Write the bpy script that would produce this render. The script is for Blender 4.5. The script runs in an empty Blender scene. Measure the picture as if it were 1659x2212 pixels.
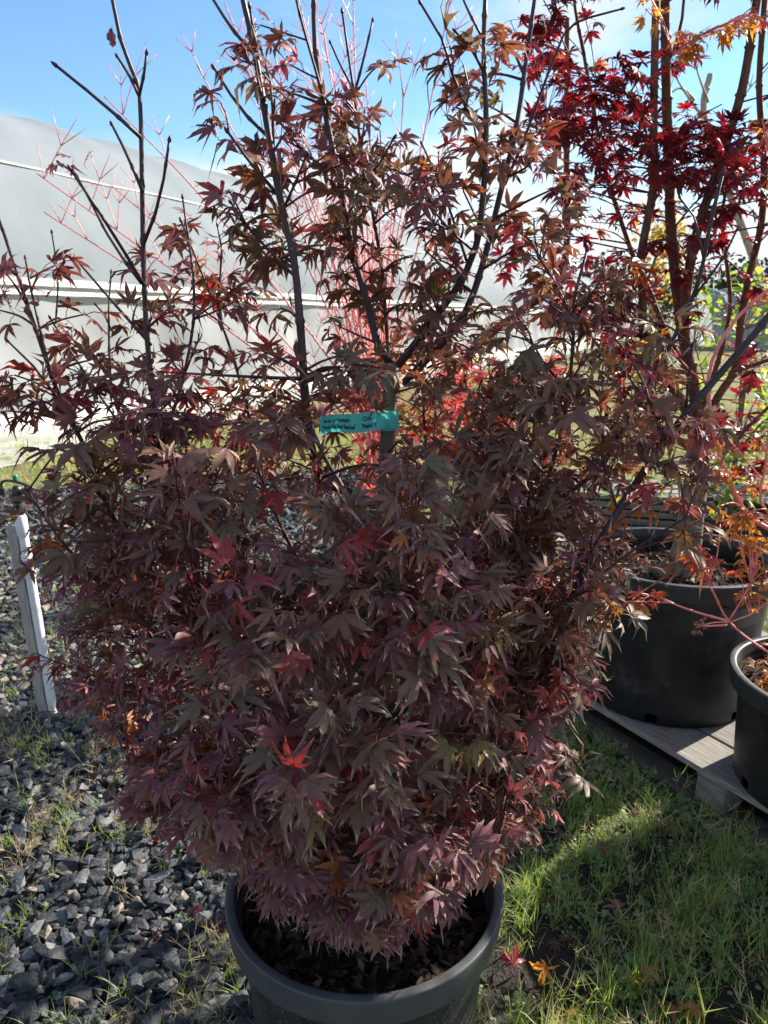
import bpy, bmesh, math, random
import numpy as np
from mathutils import Vector, Matrix

# ------------------------------------------------------------------ camera, sky, sun, exposure
sc = bpy.context.scene
COL = sc.collection
F, PITCH, CAMZ = 740.0, math.radians(14.5), 1.63
cam_d = bpy.data.cameras.new('camera'); cam = bpy.data.objects.new('camera', cam_d); COL.objects.link(cam)
cam.location = (0, 0, CAMZ); cam.rotation_euler = (math.pi/2 - PITCH, 0, 0)
cam_d.sensor_width = 36.0; cam_d.lens = F/1024*36.0; cam_d.clip_start = 0.05; cam_d.clip_end = 3000
cam_d.dof.use_dof = True; cam_d.dof.focus_distance = 1.35; cam_d.dof.aperture_fstop = 9.0
sc.camera = cam
SUN_AZ, SUN_EL = math.radians(57), math.radians(31)
wd = bpy.data.worlds.new('World'); sc.world = wd; wd.use_nodes = True
nt = wd.node_tree; nt.nodes.clear()
def N(t, typ, **k):
    n = t.nodes.new(typ)
    for a, v in k.items(): setattr(n, a, v)
    return n
out = N(nt, 'ShaderNodeOutputWorld'); bg = N(nt, 'ShaderNodeBackground'); bg.inputs[1].default_value = 0.085
sky = N(nt, 'ShaderNodeTexSky', sky_type='NISHITA'); sky.sun_disc = False
sky.sun_elevation = SUN_EL; sky.sun_rotation = SUN_AZ; sky.air_density = 1.0; sky.dust_density = 0.1; sky.ozone_density = 2.5
tc = N(nt, 'ShaderNodeTexCoord'); sep = N(nt, 'ShaderNodeSeparateXYZ'); nt.links.new(tc.outputs['Generated'], sep.inputs[0])
def wmath(op, a, b=None, clamp=False):
    m = N(nt, 'ShaderNodeMath', operation=op); m.use_clamp = clamp
    for i, v in enumerate((a, b)):
        if v is None: continue
        if isinstance(v, (int, float)): m.inputs[i].default_value = v
        else: nt.links.new(v, m.inputs[i])
    return m.outputs[0]
zz = wmath('MAXIMUM', sep.outputs[2], 0.0)
den = wmath('ADD', zz, 0.12)
cx = wmath('DIVIDE', sep.outputs[0], den); cy = wmath('DIVIDE', sep.outputs[1], den)
cmb = N(nt, 'ShaderNodeCombineXYZ'); nt.links.new(cx, cmb.inputs[0]); nt.links.new(cy, cmb.inputs[1])
cn = N(nt, 'ShaderNodeTexNoise'); cn.inputs['Scale'].default_value = 1.0; cn.inputs['Detail'].default_value = 8; cn.inputs['Roughness'].default_value = 0.55; cn.inputs['Distortion'].default_value = 0.3
va_ = N(nt, 'ShaderNodeVectorMath', operation='ADD'); va_.inputs[1].default_value = (3.1, 1.2, 0); nt.links.new(cmb.outputs[0], va_.inputs[0]); nt.links.new(va_.outputs[0], cn.inputs['Vector'])
# low horizon bank and wisps; unseen overhead cloud is added to fill the shade
bank = N(nt, 'ShaderNodeMapRange', interpolation_type='SMOOTHSTEP'); bank.inputs['From Min'].default_value = 0.04; bank.inputs['From Max'].default_value = 0.24
bank.inputs['To Min'].default_value = 0.34; bank.inputs['To Max'].default_value = 0.05
nt.links.new(zz, bank.inputs['Value'])
dens = wmath('ADD', cn.outputs['Fac'], bank.outputs[0])
cl = N(nt, 'ShaderNodeMapRange', interpolation_type='SMOOTHSTEP'); cl.inputs['From Min'].default_value = 0.48; cl.inputs['From Max'].default_value = 0.76; cl.inputs['To Max'].default_value = 0.9
nt.links.new(dens, cl.inputs['Value'])
tint = N(nt, 'ShaderNodeMix', data_type='RGBA', blend_type='MULTIPLY'); tint.inputs[0].default_value = 1.0
nt.links.new(sky.outputs[0], tint.inputs[6]); tint.inputs[7].default_value = (0.70, 0.84, 0.90, 1)
mx = N(nt, 'ShaderNodeMix', data_type='RGBA'); nt.links.new(cl.outputs[0], mx.inputs[0]); nt.links.new(tint.outputs[2], mx.inputs[6])
mx.inputs[7].default_value = (4.0, 4.15, 4.25, 1)
nt.links.new(mx.outputs[2], bg.inputs[0]); nt.links.new(bg.outputs[0], out.inputs[0])
sun_d = bpy.data.lights.new('sun', 'SUN'); sun = bpy.data.objects.new('sun', sun_d); COL.objects.link(sun)
sun_d.energy = 4.6; sun_d.angle = math.radians(0.5); sun_d.color = (1.0, 0.92, 0.80)
SUNV = Vector((math.cos(SUN_EL)*math.sin(SUN_AZ), math.cos(SUN_EL)*math.cos(SUN_AZ), math.sin(SUN_EL)))
sun.rotation_euler = (-SUNV).to_track_quat('-Z', 'Y').to_euler(); sun.location = SUNV*30
vs = sc.view_settings; vs.view_transform = 'Standard'; vs.look = 'None'; vs.exposure = 1.58; vs.gamma = 1.0; vs.use_curve_mapping = False
sc.render.engine = 'CYCLES'; sc.cycles.use_denoising = True; sc.cycles.max_bounces = 8; sc.cycles.transparent_max_bounces = 8
sc.cycles.sample_clamp_indirect = 6.0

# ------------------------------------------------------------------ helpers
rng = np.random.default_rng(7); random.seed(7)
CP, SP = math.cos(PITCH), math.sin(PITCH)
def at(u, v, Y):
    """point at distance Y seen at (u, v) of a 1659 x 2212 copy of the photograph (used once, to read positions off the photo)"""
    dx = u*768/1659 - 384; dy = 512 - v*1024/2212
    fw = F*CP + dy*SP; z = dy*CP - F*SP
    return np.array([dx*Y/fw, Y, CAMZ + z*Y/fw])
def proj(p):
    p = np.atleast_2d(p); Z = p[:,1]*CP - (p[:,2]-CAMZ)*SP; yc = (p[:,2]-CAMZ)*CP + p[:,1]*SP
    Zs = np.maximum(Z, 1e-3)
    return np.stack([384 + F*p[:,0]/Zs, 512 - F*yc/Zs, Z], 1)
def inframe(p, m=0.0):
    q = proj(p); return (q[:,2] > .1) & (q[:,0] > -m) & (q[:,0] < 768+m) & (q[:,1] > -m) & (q[:,1] < 1024+m)
def nrm(v): v = np.asarray(v, float); return v/max(np.linalg.norm(v), 1e-9)
def tag(o, label=None, cat=None, group=None, kind=None):
    for k, v in (('label', label), ('category', cat), ('group', group), ('kind', kind)):
        if v: o[k] = v
    return o
def link(name, me, parent=None):
    o = bpy.data.objects.new(name, me); COL.objects.link(o)
    if parent is not None: o.parent = parent
    return o
def empty(name, loc, label, cat, group=None, rz=0):
    o = bpy.data.objects.new(name, None); COL.objects.link(o); o.location = tuple(loc); o.rotation_euler = (0, 0, rz); o.empty_display_size = .1
    return tag(o, label, cat, group)
def child(o, parent):
    """parent while keeping the world placement of o (its mesh is in world coordinates)"""
    o.parent = parent; o.matrix_parent_inverse = Matrix.Translation(parent.location).inverted() if abs(parent.rotation_euler.z) < 1e-9 else (Matrix.Translation(parent.location) @ Matrix.Rotation(parent.rotation_euler.z, 4, 'Z')).inverted()
    return o
def trimesh(name, V, T, mats, mi=None, uv=None, smooth=True):
    V = np.asarray(V, np.float32); T = np.asarray(T, np.int32)
    me = bpy.data.meshes.new(name); nT = len(T)
    me.vertices.add(len(V)); me.vertices.foreach_set('co', V.ravel())
    me.loops.add(nT*3); me.loops.foreach_set('vertex_index', T.ravel())
    me.polygons.add(nT); me.polygons.foreach_set('loop_start', np.arange(0, nT*3, 3, dtype=np.int32))
    try: me.polygons.foreach_set('loop_total', np.full(nT, 3, np.int32))
    except Exception: pass
    for m in mats: me.materials.append(m)
    if mi is not None: me.polygons.foreach_set('material_index', np.asarray(mi, np.int32))
    me.polygons.foreach_set('use_smooth', np.full(nT, smooth, bool))
    if uv is not None:
        l = me.uv_layers.new(name='UVMap'); l.data.foreach_set('uv', np.asarray(uv, np.float32)[T.ravel()].ravel())
    me.update(calc_edges=True); me.validate(); return me
class Geo:
    def __init__(s): s.V = []; s.T = []; s.M = []; s.U = []; s.n = 0
    def add(s, V, T, m=0, U=None):
        V = np.asarray(V, float); T = np.asarray(T, int)
        s.V.append(V); s.T.append(T + s.n); s.M.append(np.full(len(T), m)); s.U.append(U if U is not None else np.zeros((len(V), 2))); s.n += len(V)
    def mesh(s, name, mats, smooth=True): return trimesh(name, np.vstack(s.V), np.vstack(s.T), mats, np.concatenate(s.M), np.vstack(s.U), smooth)
def tube_arrays(P, R, sides=6, cap=True):
    P = np.asarray(P, float); R = np.broadcast_to(np.asarray(R, float), (len(P),)); n = len(P)
    tan = np.gradient(P, axis=0); tan /= np.maximum(np.linalg.norm(tan, axis=1, keepdims=True), 1e-9)
    ref = np.array([1., 0, 0]) if abs(tan[0][0]) < .8 else np.array([0, 1., 0])
    V = np.zeros((n, sides, 3)); a = np.arange(sides)*2*math.pi/sides
    for i in range(n):
        x = ref - tan[i]*ref.dot(tan[i]); x /= np.linalg.norm(x); ref = x; y = np.cross(tan[i], x)
        V[i] = P[i] + R[i]*(np.cos(a)[:,None]*x + np.sin(a)[:,None]*y)
    T = []
    for i in range(n-1):
        for j in range(sides):
            k = (j+1) % sides; A, B, C_, D = i*sides+j, i*sides+k, (i+1)*sides+k, (i+1)*sides+j
            T += [(A, B, C_), (A, C_, D)]
    V = V.reshape(-1, 3)
    if cap:
        V = np.vstack([V, P[0], P[-1]]); c0, c1 = len(V)-2, len(V)-1
        for j in range(sides):
            k = (j+1) % sides; T += [(c0, k, j), (c1, (n-1)*sides+j, (n-1)*sides+k)]
    L = np.concatenate([[0], np.cumsum(np.linalg.norm(np.diff(P, axis=0), axis=1))])
    return V, np.array(T)
def spline(P, per=6):
    P = np.asarray(P, float)
    if len(P) < 3: return np.array([P[0] + (P[-1]-P[0])*t for t in np.linspace(0, 1, per+1)])
    E = np.vstack([2*P[0]-P[1], P, 2*P[-1]-P[-2]]); o = []
    for i in range(1, len(E)-2):
        for t in np.arange(per)/per:
            a, b, c, d = E[i-1], E[i], E[i+1], E[i+2]
            o.append(.5*((2*b) + (-a+c)*t + (2*a-5*b+4*c-d)*t*t + (-a+3*b-3*c+d)*t**3))
    o.append(P[-1]); return np.array(o)
def stem_arrays(P, r0, r1, sides=8, node=.09, per=5, swell=1.35):
    """a woody stem with ring-like nodes every `node` metres and a bud at its tip"""
    C_ = spline(P, per); L = np.concatenate([[0], np.cumsum(np.linalg.norm(np.diff(C_, axis=0), axis=1))]); tot = L[-1]
    ss = set(np.linspace(0, tot, max(4, int(tot/.04)))); k = node*.5; nodes = []
    while k < tot - .02:
        nodes.append(k); ss |= {k-.006, k, k+.006}; k += node*random.uniform(.8, 1.25)
    ss = np.array(sorted(x for x in ss if 0 <= x <= tot)); P2 = np.stack([np.interp(ss, L, C_[:,i]) for i in range(3)], 1)
    R = r0 + (r1-r0)*(ss/tot)**.85
    for nd in nodes: R = R*(1 + (swell-1)*np.exp(-((ss-nd)/.004)**2))
    return P2, R, tube_arrays(P2, R, sides), [np.array([np.interp(nd, L, C_[:,i]) for i in range(3)]) for nd in nodes]
def lathe(prof, seg=64, skip=None):
    V = []; T = []; n = len(prof); U = []
    for i, (r, z) in enumerate(prof):
        for j in range(seg):
            a = 2*math.pi*j/seg; V.append((r*math.cos(a), r*math.sin(a), z)); U.append((j/seg, z))
    for i in range(n-1):
        for j in range(seg):
            if skip and skip(i, j): continue
            k = (j+1) % seg; A, B, C_, D = i*seg+j, i*seg+k, (i+1)*seg+k, (i+1)*seg+j
            T += [(A, B, C_), (A, C_, D)]
    return np.array(V), np.array(T), np.array(U)
def box_bm(sx, sy, sz, bev=.003, jit=0):
    bm = bmesh.new(); bmesh.ops.create_cube(bm, size=1)
    for v in bm.verts: v.co = Vector((v.co.x*sx, v.co.y*sy, v.co.z*sz)) + Vector((random.uniform(-jit, jit), random.uniform(-jit, jit), random.uniform(-jit, jit)*.5))
    if bev: bmesh.ops.bevel(bm, geom=list(bm.edges), offset=bev, segments=1, affect='EDGES')
    return bm
def bm_obj(name, bm, mat, parent=None, loc=(0,0,0), rot=(0,0,0), smooth=False):
    me = bpy.data.meshes.new(name); bm.to_mesh(me); bm.free(); me.materials.append(mat)
    if smooth: me.polygons.foreach_set('use_smooth', np.full(len(me.polygons), True))
    o = link(name, me, parent); o.location = loc; o.rotation_euler = rot; return o

# ------------------------------------------------------------------ materials
def base_mat(name):
    m = bpy.data.materials.new(name); m.use_nodes = True; t = m.node_tree; t.nodes.clear()
    return m, t, N(t, 'ShaderNodeOutputMaterial')
def L(t, a, b): t.links.new(a, b)
def ramp(t, fac, stops):
    r = N(t, 'ShaderNodeValToRGB'); e = r.color_ramp.elements
    while len(e) < len(stops): e.new(0.5)
    for i, (p, c) in enumerate(stops): e[i].position = p; e[i].color = (*c, 1)
    L(t, fac, r.inputs[0]); return r.outputs[0]
def noise(t, scale, detail=4, rough=.55, vec=None, dist=0):
    n = N(t, 'ShaderNodeTexNoise'); n.inputs['Scale'].default_value = scale; n.inputs['Detail'].default_value = detail; n.inputs['Roughness'].default_value = rough; n.inputs['Distortion'].default_value = dist
    if vec is not None: L(t, vec, n.inputs['Vector'])
    return n.outputs['Fac']
def mth(t, op, a, b=None, clamp=False):
    m = N(t, 'ShaderNodeMath', operation=op); m.use_clamp = clamp
    for i, v in enumerate((a, b)):
        if v is None: continue
        if isinstance(v, (int, float)): m.inputs[i].default_value = v
        else: L(t, v, m.inputs[i])
    return m.outputs[0]
def mrange(t, v, a, b, c=0, d=1, smooth=True):
    m = N(t, 'ShaderNodeMapRange'); m.interpolation_type = 'SMOOTHSTEP' if smooth else 'LINEAR'
    L(t, v, m.inputs['Value'])
    for k, x in zip(('From Min', 'From Max', 'To Min', 'To Max'), (a, b, c, d)): m.inputs[k].default_value = x
    return m.outputs[0]
def mixc(t, f, a, b):
    m = N(t, 'ShaderNodeMix', data_type='RGBA')
    for i, v in ((0, f), (6, a), (7, b)):
        if isinstance(v, (int, float)): m.inputs[i].default_value = v
        elif isinstance(v, tuple): m.inputs[i].default_value = (*v, 1)
        else: L(t, v, m.inputs[i])
    return m.outputs[2]
def bump(t, h, strength=.3, dist=.01):
    b = N(t, 'ShaderNodeBump'); b.inputs['Strength'].default_value = strength; b.inputs['Distance'].default_value = dist; L(t, h, b.inputs['Height']); return b.outputs[0]
def geopos(t): return N(t, 'ShaderNodeNewGeometry').outputs['Position']
def simple(name, stops, scale=20, rough=.7, spec=.3, bstr=.3, bdist=.004, bscale=None, stretch=None, detail=5, obj=False):
    m, t, o = base_mat(name); p = N(t, 'ShaderNodeBsdfPrincipled')
    v = N(t, 'ShaderNodeTexCoord').outputs['Object'] if obj else geopos(t)
    if stretch:
        mp = N(t, 'ShaderNodeMapping'); mp.inputs['Scale'].default_value = stretch; L(t, v, mp.inputs[0]); v = mp.outputs[0]
    n1 = noise(t, scale, detail, .6, v); L(t, ramp(t, n1, stops), p.inputs['Base Color'])
    p.inputs['Roughness'].default_value = rough; p.inputs['Specular IOR Level'].default_value = spec
    if bstr: L(t, bump(t, noise(t, bscale or scale*3, 4, .6, v), bstr, bdist), p.inputs['Normal'])
    L(t, p.outputs[0], o.inputs[0]); return m
def leaf_mat(name, ca, cb, tip, trans, tf=.28, rough=.42, spec=.45, petiole=(.22, .02, .03), nsc=22, tipamt=.85, rib=.35, ribc=None):
    m, t, o = base_mat(name); p = N(t, 'ShaderNodeBsdfPrincipled'); pos = geopos(t)
    uv = N(t, 'ShaderNodeUVMap'); uv.uv_map = 'UVMap'; s = N(t, 'ShaderNodeSeparateXYZ'); L(t, uv.outputs[0], s.inputs[0])
    n1 = noise(t, nsc, 4, .6, pos); n2 = noise(t, 9, 2, .5, pos); n3 = noise(t, 140, 3, .6, pos)
    c = mixc(t, mrange(t, n1, .35, .68), ca, cb)
    ribf = mth(t, 'MULTIPLY', mrange(t, mth(t, 'ABSOLUTE', mth(t, 'SUBTRACT', s.outputs[1], .5)), .0, .07, 1, 0), rib)
    c = mixc(t, ribf, c, ribc or tuple(min(1, x*2.2+.02) for x in cb))
    # scorched margin and dried tips
    edge = mth(t, 'ADD', s.outputs[0], mth(t, 'MULTIPLY', mth(t, 'ABSOLUTE', mth(t, 'SUBTRACT', s.outputs[1], .5)), .10))
    tf_ = mth(t, 'MULTIPLY', mrange(t, mth(t, 'ADD', edge, mth(t, 'MULTIPLY', mth(t, 'SUBTRACT', n2, .5), .55)), .80, .96), tipamt)
    c = mixc(t, tf_, c, tip)
    sp = mrange(t, n3, .73, .77); c = mixc(t, mth(t, 'MULTIPLY', sp, .5), c, tip)
    c = mixc(t, mth(t, 'LESS_THAN', s.outputs[0], -.01), c, petiole)
    L(t, c, p.inputs['Base Color']); p.inputs['Roughness'].default_value = rough; p.inputs['Specular IOR Level'].default_value = spec
    L(t, bump(t, n3, .12, .002), p.inputs['Normal'])
    tr = N(t, 'ShaderNodeBsdfTranslucent'); L(t, mixc(t, mrange(t, n1, .3, .7), trans, tuple(x*.6 for x in trans)), tr.inputs[0])
    ms = N(t, 'ShaderNodeMixShader'); ms.inputs[0].default_value = tf; L(t, p.outputs[0], ms.inputs[1]); L(t, tr.outputs[0], ms.inputs[2])
    L(t, ms.outputs[0], o.inputs[0]); return m
TAN = (.50, .36, .28)
M_MAIN = [
    leaf_mat('leaf_purple', (0.218, 0.078, 0.087), (0.153, 0.066, 0.073), TAN, (0.360, 0.084, 0.072), 0.29, .50, .34),
    leaf_mat('leaf_mauve', (0.283, 0.104, 0.118), (0.201, 0.085, 0.097), TAN, (0.408, 0.096, 0.084), 0.29, .50, .34),
    leaf_mat('leaf_brown', (0.203, 0.109, 0.078), (0.156, 0.083, 0.066), TAN, (0.360, 0.120, 0.060), 0.29, .50, .34),
    leaf_mat('leaf_bronze', (0.260, 0.116, 0.068), (0.189, 0.099, 0.064), TAN, (0.456, 0.132, 0.060), 0.31, .50, .34),
    leaf_mat('leaf_dark_olive', (0.144, 0.101, 0.064), (0.156, 0.094, 0.066), TAN, (0.288, 0.156, 0.060), 0.29, .50, .34),
    leaf_mat('leaf_red', (0.378, 0.058, 0.058), (0.252, 0.058, 0.055), TAN, (0.660, 0.072, 0.060), 0.33, .50, .34),
    leaf_mat('leaf_orange', (0.441, 0.158, 0.053), (0.315, 0.095, 0.047), TAN, (0.744, 0.216, 0.060), 0.33, .50, .34),
    leaf_mat('leaf_green', (0.177, 0.165, 0.065), (0.224, 0.142, 0.059), TAN, (0.360, 0.264, 0.060), 0.31, .50, .34),
]
M_RED = [
    leaf_mat('leaf_crimson', (.13, .012, .022), (.08, .010, .018), (.16, .04, .03), (.42, .016, .028), .30, tipamt=.3, rib=.12),
    leaf_mat('leaf_scarlet', (.24, .014, .018), (.16, .012, .018), (.30, .08, .03), (.70, .03, .035), .36, tipamt=.3, rib=.12),
    leaf_mat('leaf_wine', (.060, .012, .022), (.10, .013, .02), (.12, .04, .03), (.32, .016, .028), .30, tipamt=.3, rib=.12),
    leaf_mat('leaf_fire', (.42, .07, .018), (.30, .03, .015), (.35, .16, .04), (1.0, .22, .04), .45, tipamt=.3, rib=.12),
]
M_ORANGE = [
    leaf_mat('leaf_amber', (.46, .19, .04), (.40, .13, .03), (.36, .24, .12), (.95, .42, .06), .42, petiole=(.5, .06, .05), rib=.15),
    leaf_mat('leaf_coral', (.56, .11, .06), (.48, .06, .05), (.40, .2, .1), (1.0, .18, .08), .42, petiole=(.5, .06, .05), rib=.15),
    leaf_mat('leaf_dry', (.34, .20, .09), (.22, .11, .05), (.30, .2, .11), (.6, .32, .1), .3, petiole=(.4, .08, .05), rib=.15),
]
M_PINK = [leaf_mat('leaf_pink_red', (.52, .07, .08), (.36, .03, .05), (.5, .2, .15), (1.0, .14, .12), .45, tipamt=.3, rib=.1),
          leaf_mat('leaf_rose', (.62, .16, .15), (.48, .07, .08), (.5, .25, .18), (1.0, .24, .18), .45, tipamt=.3, rib=.1)]
M_GREEN = [leaf_mat('leaf_fresh_green', (.11, .20, .03), (.16, .26, .045), (.3, .3, .08), (.55, .75, .08), .4, tipamt=.2, petiole=(.15, .2, .04), rib=.2),
           leaf_mat('leaf_yellow_green', (.24, .26, .04), (.16, .22, .04), (.3, .3, .08), (.8, .8, .1), .4, tipamt=.2, petiole=(.15, .2, .04), rib=.2)]
M_YELLOW = leaf_mat('leaf_yellow', (.55, .36, .05), (.48, .26, .04), (.4, .3, .1), (.95, .7, .1), .4, tipamt=.3)
def bark_mat(name, stops, spec=.35, rough=.5, speck=None):
    m, t, o = base_mat(name); p = N(t, 'ShaderNodeBsdfPrincipled'); pos = geopos(t)
    mp = N(t, 'ShaderNodeMapping'); mp.inputs['Scale'].default_value = (60, 60, 14); L(t, pos, mp.inputs[0])
    n1 = noise(t, 1.0, 5, .6, mp.outputs[0]); c = ramp(t, n1, stops)
    if speck:
        n2 = noise(t, 260, 2, .5, pos); c = mixc(t, mrange(t, n2, .70, .74), c, speck)
    L(t, c, p.inputs['Base Color']); p.inputs['Roughness'].default_value = rough; p.inputs['Specular IOR Level'].default_value = spec
    L(t, bump(t, n1, .35, .004), p.inputs['Normal']); L(t, p.outputs[0], o.inputs[0]); return m
BARK_DARK = bark_mat('bark_dark_purple', [(.3, (.030, .018, .024)), (.7, (.062, .040, .046))], speck=(.28, .25, .24))
BARK_TWIG = bark_mat('bark_red_twig', [(.3, (.060, .014, .020)), (.7, (.115, .030, .034))])
BARK_TRUNK = bark_mat('bark_grey_trunk', [(.25, (.075, .060, .045)), (.5, (.16, .13, .10)), (.75, (.27, .23, .18))], spec=.2, rough=.8)
BARK_BROWN = bark_mat('bark_brown', [(.3, (.075, .035, .024)), (.7, (.155, .080, .052))], spec=.25, rough=.65, speck=(.35, .27, .2))
BARK_CORAL = bark_mat('bark_coral', [(.3, (.74, .17, .16)), (.7, (.86, .30, .27))], spec=.35, rough=.45)
BARK_PALE = bark_mat('bark_pale', [(.3, (.26, .21, .16)), (.7, (.48, .41, .33))], spec=.2, rough=.8)

# ------------------------------------------------------------------ the ground
def pot_plastic(name, speck, ca, cb, rough):
    m, t, o = base_mat(name); p = N(t, 'ShaderNodeBsdfPrincipled'); pos = N(t, 'ShaderNodeTexCoord').outputs['Object']
    n1 = noise(t, 9, 5, .65, pos); c = ramp(t, n1, [(.3, ca), (.7, cb)])
    if speck:
        v = N(t, 'ShaderNodeTexVoronoi'); v.inputs['Scale'].default_value = 210; L(t, pos, v.inputs['Vector'])
        sv = mth(t, 'MULTIPLY', mrange(t, v.outputs['Distance'], .22, .34, 1, 0), mrange(t, noise(t, 90, 2, .5, pos), .48, .58)); c = mixc(t, mth(t, 'MULTIPLY', sv, .75), c, (.24, .23, .21))
        L(t, bump(t, noise(t, 240, 2, .5, pos), .5, .003), p.inputs['Normal'])
    else: L(t, bump(t, noise(t, 30, 4, .6, pos), .06, .003), p.inputs['Normal'])
    if speck is None:   # worn, scratched moulded lip
        mp = N(t, 'ShaderNodeMapping'); mp.inputs['Scale'].default_value = (1, 1, 3); L(t, pos, mp.inputs[0])
        sc_ = mth(t, 'MULTIPLY', mrange(t, noise(t, 130, 5, .75, mp.outputs[0]), .56, .66), mrange(t, noise(t, 7, 3, .6, pos), .40, .62)); c = mixc(t, mth(t, 'MULTIPLY', sc_, .6), c, (.16, .165, .17))
        c = mixc(t, mrange(t, noise(t, 300, 2, .5, pos), .74, .77), c, (.22, .21, .19))
    dust = mrange(t, noise(t, 4.5, 8, .72, pos), .48, .72, 0, .6); c = mixc(t, dust, c, (.085, .080, .072))
    L(t, c, p.inputs['Base Color']); L(t, mrange(t, n1, .2, .8, rough-.1, rough+.14), p.inputs['Roughness']); p.inputs['Specular IOR Level'].default_value = .45
    L(t, p.outputs[0], o.inputs[0]); return m
POT_BODY = pot_plastic('pot_plastic_stippled', True, (.016, .017, .018), (.024, .025, .026), .62)
POT_SMOOTH = pot_plastic('pot_plastic_smooth', False, (.006, .0075, .0095), (.010, .012, .015), .5)
POT_RIM_DARK = pot_plastic('pot_rim_black', None, (.018, .020, .023), (.030, .032, .036), .46)
POT_RIM = pot_plastic('pot_rim_grey', None, (.045, .049, .056), (.066, .071, .079), .46)
SOIL = simple('potting_soil', [(.3, (.010, .008, .007)), (.6, (.030, .020, .014)), (.8, (.065, .042, .028))], 60, .9, .15, .8, .02)
BARKCHIP = [simple('bark_chip_dark', [(.3, (.018, .012, .010)), (.7, (.05, .032, .024))], 40, .85, .2, .3),
            simple('bark_chip_brown', [(.3, (.055, .032, .022)), (.7, (.12, .072, .045))], 40, .85, .2, .3),
            simple('bark_chip_tan', [(.3, (.16, .10, .06)), (.7, (.28, .2, .13))], 40, .85, .2, .3)]
FIELD = simple('field_grass', [(.25, (.075, .075, .030)), (.5, (.16, .15, .060)), (.75, (.26, .22, .11))], 1.6, .9, .1, .6, .03, 30, detail=9)
GRAVEL_BASE = simple('gravel_dust', [(.3, (.014, .014, .015)), (.7, (.034, .034, .034))], 45, .9, .2, .9, .02)
SOILBED = simple('dark_soil', [(.3, (.009, .008, .007)), (.6, (.022, .018, .014)), (.8, (.045, .036, .026))], 22, .8, .35, .8, .02, detail=8)
def sheet(name, poly, z, mat, jag=0, cell=None):
    bm = bmesh.new(); P = []
    n = len(poly)
    for i in range(n):
        a, b = np.array(poly[i], float), np.array(poly[(i+1) % n], float); d = b-a; ln = np.linalg.norm(d); k = max(1, int(ln/.12)) if jag else 1
        for j in range(k):
            q = a + d*j/k
            if jag: q = q + rng.normal(0, jag, 2)
            P.append(bm.verts.new((q[0], q[1], z)))
    bm.faces.new(P); bmesh.ops.triangulate(bm, faces=bm.faces[:])
    bm.normal_update()
    for f in bm.faces:
        if f.normal.z < 0: f.normal_flip()
    return tag(bm_obj(name, bm, mat), kind='structure')
sheet('ground', [(-1500, -400), (1500, -400), (1500, 2600), (-1500, 2600)], 0, FIELD)
def gravel_edge(Y): return .02 + .10*np.sin(Y*1.7) + (-.10 if Y < 1.5 else 0) + .02*Y
gpoly = [(-16, -3), (gravel_edge(-3), -3)] + [(float(gravel_edge(y)), y) for y in np.arange(-2, 8.0, .5)] + [(-.3, 8.3), (-4, 7.0), (-16, 2.6)]
gravel = sheet('gravel', gpoly, .004, GRAVEL_BASE)
sheet('soil', [(float(gravel_edge(y))-.25, y) for y in np.arange(-3, 7.6, .5)] + [(.6, 8.0), (3.2, 6.2), (5, 2), (5, -3)], .002, SOILBED, jag=.05)

# stones: angular crushed basalt
def stone_mat(name, a, b):
    return simple(name, [(.3, a), (.7, b)], 34, .64, .35, .7, .009, 60)
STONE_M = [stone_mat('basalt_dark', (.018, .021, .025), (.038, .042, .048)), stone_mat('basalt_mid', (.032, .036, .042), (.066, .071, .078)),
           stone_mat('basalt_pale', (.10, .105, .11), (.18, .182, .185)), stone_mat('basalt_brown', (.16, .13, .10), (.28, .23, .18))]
def hull_proto(n, sx, sy, sz):
    bm = bmesh.new()
    for _ in range(n):
        v = nrm(rng.normal(size=3)); bm.verts.new(Vector(v*np.array([sx, sy, sz])*rng.uniform(.85, 1.1)))
    r = bmesh.ops.convex_hull(bm, input=bm.verts[:])
    bmesh.ops.delete(bm, geom=[g for g in r['geom_interior'] if isinstance(g, bmesh.types.BMVert)], context='VERTS')
    bmesh.ops.triangulate(bm, faces=bm.faces[:]); bmesh.ops.recalc_face_normals(bm, faces=bm.faces[:]); bm.verts.index_update()
    V = np.array([v.co[:] for v in bm.verts]); T = np.array([[v.index for v in f.verts] for f in bm.faces]); bm.free(); return V, T, np.zeros((len(V), 2))
STONES = [hull_proto(rng.integers(11, 17), 1.3*rng.uniform(.85, 1.25), .95*rng.uniform(.7, 1.1), .55*rng.uniform(.65, 1.2)) for _ in range(26)]
def rot_rand(n, tilt):
    a = rng.uniform(0, 2*math.pi, n); tx = rng.normal(0, tilt, n); ty = rng.normal(0, tilt, n)
    ca, sa = np.cos(a), np.sin(a); Z = np.zeros(n); O = np.ones(n)
    Rz = np.stack([np.stack([ca, -sa, Z], 1), np.stack([sa, ca, Z], 1), np.stack([Z, Z, O], 1)], 1)
    Rx = np.stack([np.stack([O, Z, Z], 1), np.stack([Z, np.cos(tx), -np.sin(tx)], 1), np.stack([Z, np.sin(tx), np.cos(tx)], 1)], 1)
    Ry = np.stack([np.stack([np.cos(ty), Z, np.sin(ty)], 1), np.stack([Z, O, Z], 1), np.stack([-np.sin(ty), Z, np.cos(ty)], 1)], 1)
    return Rz @ Rx @ Ry
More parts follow.
